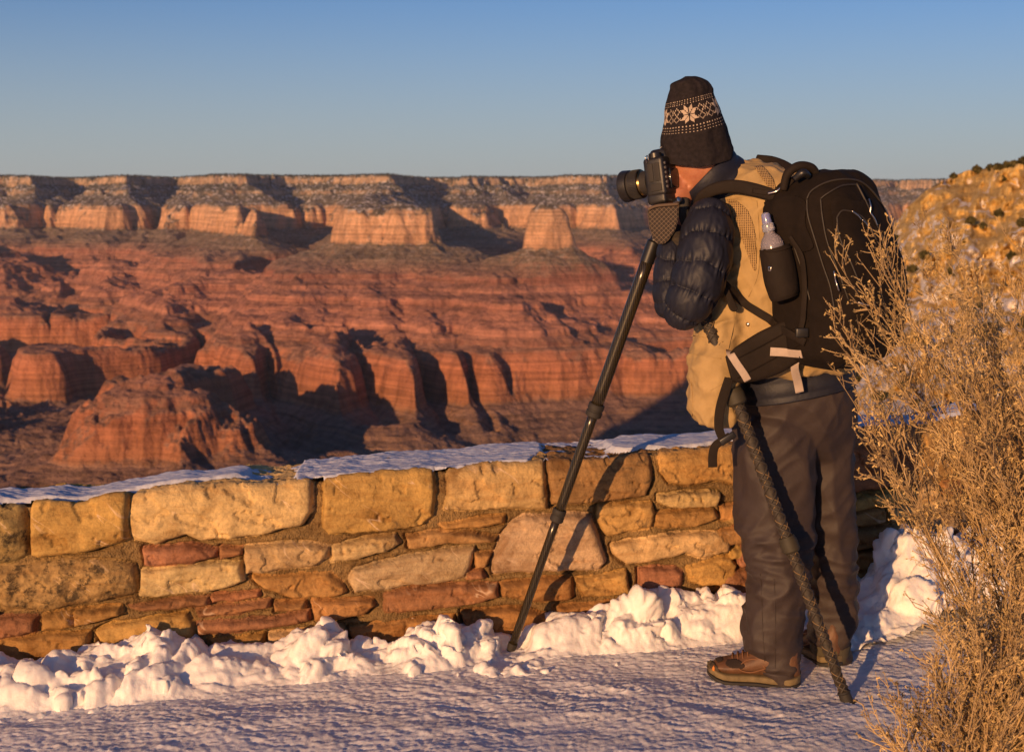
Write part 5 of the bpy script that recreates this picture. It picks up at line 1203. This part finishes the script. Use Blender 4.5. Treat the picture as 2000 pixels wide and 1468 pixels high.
# ------------------------------------------------------------------ tripod
def tripod():
    cf = M('carbon_tube', rough=.24, Specular_IOR_Level=.7, Metallic=.35); p = cf.coord('Position')
    w = cf.n('ShaderNodeTexWave'); w.inputs['Scale'].default_value = 60; w.inputs['Distortion'].default_value = 3; cf.L.new(p, w.inputs['Vector'])
    cf.color(cf.ramp(w.outputs['Fac'], [(.3, (.020, .016, .010)), (.7, (.050, .039, .022))])); cf.normal(cf.bump(cf.noise(p, 90, 2), .12, .002))
    root = empty('tripod', (0, 0, 0)); tag(root, 'black carbon tripod with splayed legs holding the camera, one foot in the snow bank', 'tripod')
    ap = P(1296, 408, 4.03)
    def seg(name, a, b, r0, r1, mat, sides=24):
        return tube(name, [a, a+(b-a)*.33, a+(b-a)*.66, b], [r0, r1], mat, root, sides, 8)
    ft = P(1000, 1262, 4.235)
    top = P(1281, 462, 4.07)
    at = lambda a, b, t: a+(b-a)*t
    q1 = at(ft, top, .337); q2 = at(ft, top, .595)
    seg('leg', ft, q1, .0125, .0125, cf.m); seg('leg', q1, q2, .0150, .0150, cf.m); seg('leg', q2, at(ft, top, .955), .0185, .0185, cf.m)
    d = (top-ft).normalized()
    for q, r in ((q1, .0205), (q2, .024)): lathe('leg_lock', q, d, [(-.020, 0), (-.020, r*.86), (-.017, r), (-.004, r), (-.002, r*.92), (.002, r*.92), (.004, r), (.017, r), (.02, r*.9), (.02, 0)], m_rub, root)
    lathe('rubber_foot', ft, d, [(-.02, 0), (-.02, .011), (0, .0145), (.012, .0145), (.012, 0)], m_rub, root)
    lathe('leg_top', at(ft, top, .95), d, [(-.01, 0), (-.01, .020), (.05, .020), (.055, .014), (.085, .012), (.085, 0)], m_black, root)
    # near leg: wrapped in braided cord
    f2_ = P(1660, 1384, 3.80); t2 = P(1318, 455, 3.985)
    wrapm = M('braided_cord', rough=.7); wv = wrapm.coord('Position')
    wrapm.color((wrapm.ramp(wrapm.noise(wv, 120, 3), [(.35, (.018, .014, .011)), (.7, (.05, .038, .025))])))
    seg('leg', f2_, t2, .0125, .0165, wrapm.m)
    dd = (t2-f2_); Ln = dd.length; dn = dd.normalized(); sx = dn.cross(Vector((0, 1, 0))).normalized(); sy = sx.cross(dn)
    cord = M('tan_cord', (.20, .13, .06), .7).m; dc = M('dark_cord', (.035, .027, .02), .6).m
    for k, (hand_, ph, mt) in enumerate(((1, 0, cord), (-1, 0, dc), (1, math.pi, dc), (-1, math.pi, dc), (1, math.pi*.5, dc), (-1, math.pi*.5, cord))):
        pts = []; turns = 17
        for i in range(turns*16+1):
            t = .03+.90*i/(turns*16); a = hand_*2*math.pi*turns*i/(turns*16)+ph; r = .0130+.004*t
            pts.append(f2_+dd*t+(sx*math.cos(a)+sy*math.sin(a))*r)
        A = np.array([tuple(x) for x in pts]); V, Q = tube_mesh([(A, np.full(len(A), .0034 if mt is dc else .0012))], 6); mesh_np('braid', V, Q, [mt], root)
    for t_, r in ((.345, .0255), (.655, .028)): lathe('leg_lock', f2_+dd*t_, dn, [(-.024, 0), (-.024, r*.8), (-.018, r), (.010, r), (.014, r*.93), (.022, r*.85), (.022, 0)], M('olive_rubber', (.03, .024, .013), .7).m, root)
    lathe('rubber_foot', f2_, dn, [(-.008, 0), (-.008, .014), (-.002, .024), (.008, .029), (.018, .026), (.022, .017), (.045, .0165), (.048, .019), (.052, .0165), (.052, 0)], m_rub, root)
    # third leg stands behind him
    f3_ = P(1560, 1190, 4.50); seg('leg', f3_, P(1325, 445, 4.08), .0125, .0185, cf.m)
    # crown, patterned side pad, head
    lathe('crown', ap+Vector((0, 0, -.045)), (0, 0, 1), [(-.02, 0), (-.02, .030), (.0, .036), (.016, .034), (.024, .022), (.040, .020), (.04, 0)], m_black, root)
    pm = M('patterned_pad', rough=.8); pv = pm.coord('Object', (1, .01, 1))
    rt = pm.n('ShaderNodeMapping'); rt.inputs['Rotation'].default_value = (0, R(45), 0); pm.L.new(pv, rt.inputs[0])
    vv = pm.vor(rt.outputs[0], 112, 'F1', rnd=0.0); v2 = pm.vor(rt.outputs[0], 112, 'DISTANCE_TO_EDGE', rnd=0.0)
    msk = pm.math('MAXIMUM', pm.math('LESS_THAN', v2, .05), pm.math('LESS_THAN', vv, .16))
    pm.color(pm.mix(msk, (.022, .014, .010), (.19, .135, .09)))
    poly = [(1265, 409), (1284, 403), (1326, 400), (1325, 430), (1318, 452), (1302, 474), (1289, 478), (1278, 470), (1270, 445)]
    bm = bmesh.new(); fr = [bm.verts.new(P(a, b, 3.955)) for a, b in poly]; bk = [bm.verts.new(P(a, b, 3.955)+Vector((0, .035, 0))) for a, b in poly]
    bm.faces.new(fr); bm.faces.new(bk[::-1])
    for i in range(len(poly)): bm.faces.new([fr[i], bk[i], bk[(i+1) % len(poly)], fr[(i+1) % len(poly)]])
    bmesh.ops.recalc_face_normals(bm, faces=bm.faces[:]); bmesh.ops.bevel(bm, geom=bm.edges[:], offset=.0035, segments=3, affect='EDGES')
    me = bpy.data.meshes.new('leg_pad'); bm.to_mesh(me); bm.free(); me.materials.append(pm.m); o = bpy.data.objects.new('leg_pad', me); COL.objects.link(o); o.parent = root
    tube('pad_rim', [P(1266, 409, 3.95), P(1284, 402, 3.95), P(1326, 398.5, 3.95)], .0045, M('brown_trim', (.10, .065, .04), .7).m, root, 8)
    lathe('ball_head', P(1302, 402, 4.04), (0, 0, 1), [(-.02, 0), (-.02, .019), (0, .022), (.012, .021), (.018, .013), (.024, .011), (.026, .016), (.040, .015), (.042, .009), (.052, .009), (.052, 0)], m_steel, root)
    lathe('pan_knob', P(1322, 392, 4.0), (.5, -.8, .3), [(-.01, 0), (-.01, .008), (.012, .009), (.014, .006), (.014, 0)], m_steel, root)
    rbox('head_clamp', P(1302, 388, 4.04), (.030, .052, .016), frame(FW), .003, m_black, root)
    rbox('handle_grip', P(1335, 415, 4.03), (.03, .03, .085), Matrix.Identity(3), .010, m_rub, root)
tripod()

# ------------------------------------------------------------------ camera on the tripod
def photocam():
    ax = Vector((-.82, .55, -.15)).normalized(); Rm = frame(ax)        # columns: side, along the lens, up
    c = P(1301, 346, 4.05)
    blk = M('camera_body_black', rough=.42, Specular_IOR_Level=.5); p = blk.coord('Position'); blk.color(blk.ramp(blk.noise(p, 60, 3), [(.3, (.010, .009, .009)), (.7, (.018, .016, .015))])); blk.normal(blk.bump(blk.noise(p, 900, 2), .5, .0006))
    root = rbox('camera', c, (.145, .062, .108), Rm, .010, blk.m, None, 4); tag(root, 'black reflex camera with battery grip and zoom lens mounted on the tripod', 'camera')
    L = lambda x, y, z: c+Rm@Vector((x, y, z))
    rbox('grip', L(.055, .026, -.004), (.036, .040, .100), Rm, .012, blk.m, root, 4)
    rbox('battery_grip', L(0, .002, -.060), (.142, .058, .030), Rm, .008, blk.m, root, 3)
    rbox('prism', L(0, .008, .062), (.060, .066, .036), Rm, .010, blk.m, root, 4, lambda v: (v.x*(1-.35*(v.z > 0)), v.y*(1-.25*(v.z > 0)), v.z))
    rbox('eyecup', L(0, -.036, .052), (.040, .022, .030), Rm, .008, m_rub, root, 3)
    scr = M('screen_glass', (.008, .009, .012), .08).m; rbox('rear_screen', L(-.004, -.033, -.008), (.074, .006, .056), Rm, .002, scr, root)
    lb = L(0, .03, -.006)
    prof = [(0, 0), (0, .034), (.010, .034), (.011, .031), (.018, .031), (.020, .0345), (.040, .0345), (.041, .033), (.046, .035), (.047, .040), (.074, .0415), (.076, .039), (.080, .039), (.082, .0435), (.102, .0455), (.106, .0445), (.106, .040), (.095, .036), (.098, 0)]
    k = len(prof)-1; lens = lathe('lens', lb, ax, prof, blk.m, root, 72, mats=[blk.m, m_rub, M('lens_glass', (.01, .012, .02), .03).m, M('gold_ring', (.30, .20, .08), .25, Metallic=1).m], mi=[0, 0, 0, 0, 0, 1, 1, 3, 3, 0, 1, 1, 0, 0, 0, 0, 0, 2][:k])
    for i in range(60):        # ribbed zoom ring
        a = i*2*math.pi/60; r = Vector((math.cos(a), 0, math.sin(a)))
        s0 = lb+ax*.049+(Rm@(r*.0405)); s1 = lb+ax*.072+(Rm@(r*.0415))
        if i == 0: A = []
        A.append((np.array([tuple(s0), tuple(s1)]), [.0011, .0011]))
    V, Q = tube_mesh(A, 5); mesh_np('zoom_ring', V, Q, [m_rub], lens)
    # left-hand side facing us: port covers, buttons, strap lug, dial
    for y, z, w_, h in ((-.012, .012, .016, .050), (.008, .012, .016, .050), (-.004, -.030, .034, .020)):
        rbox('port_cover', L(-.0735, y, z), (.003, w_, h), Rm, .001, m_rub, root)
    for i in range(6): lathe('button', L(-.060, -.032, .034-.013*i), -ax, [(-.002, 0), (-.002, .0042), (.002, .0042), (.0026, .003), (.0026, 0)], M('grey_button', (.10, .09, .085), .4).m, root, 14)
    lathe('dial', L(-.050, 0, .056), Rm@Vector((0, 0, 1)), [(-.004, 0), (-.004, .018), (.009, .018), (.011, .015), (.011, 0)], m_black, root, 40)
    lathe('dial', L(.052, .004, .056), Rm@Vector((0, 0, 1)), [(-.004, 0), (-.004, .012), (.006, .012), (.007, .010), (.007, 0)], m_black, root, 30)
    tube('strap_lug', [L(-.074, .014, .040), L(-.082, .014, .052), L(-.076, .010, .060), L(-.072, .010, .046)], .0016, m_steel, root, 6)
    tube('hot_shoe', [L(-.012, 0, .083), L(.012, 0, .083)], .003, m_steel, root, 6)
photocam()
# ------------------------------------------------------------------ haze over the canyon
def haze():
    x0, x1, y0, y1, z0, z1 = -11800, 11800, -3300, 21500, -1800, 300
    V = [(x, y, z) for z in (z0, z1) for y in (y0, y1) for x in (x0, x1)]
    Q = [(0, 2, 3, 1), (4, 5, 7, 6), (0, 1, 5, 4), (2, 6, 7, 3), (0, 4, 6, 2), (1, 3, 7, 5)]
    m = bpy.data.materials.new('haze'); m.use_nodes = True; t = m.node_tree; t.nodes.clear()
    o = t.nodes.new('ShaderNodeOutputMaterial'); v = t.nodes.new('ShaderNodeVolumePrincipled')
    v.inputs['Color'].default_value = (.80, .82, .90, 1); v.inputs['Density'].default_value = 0.85e-5
    v.inputs['Anisotropy'].default_value = .1
    t.links.new(v.outputs[0], o.inputs['Volume'])
    tag(mesh_np('haze', V, Q, [m], smooth=False), kind='stuff')
haze()
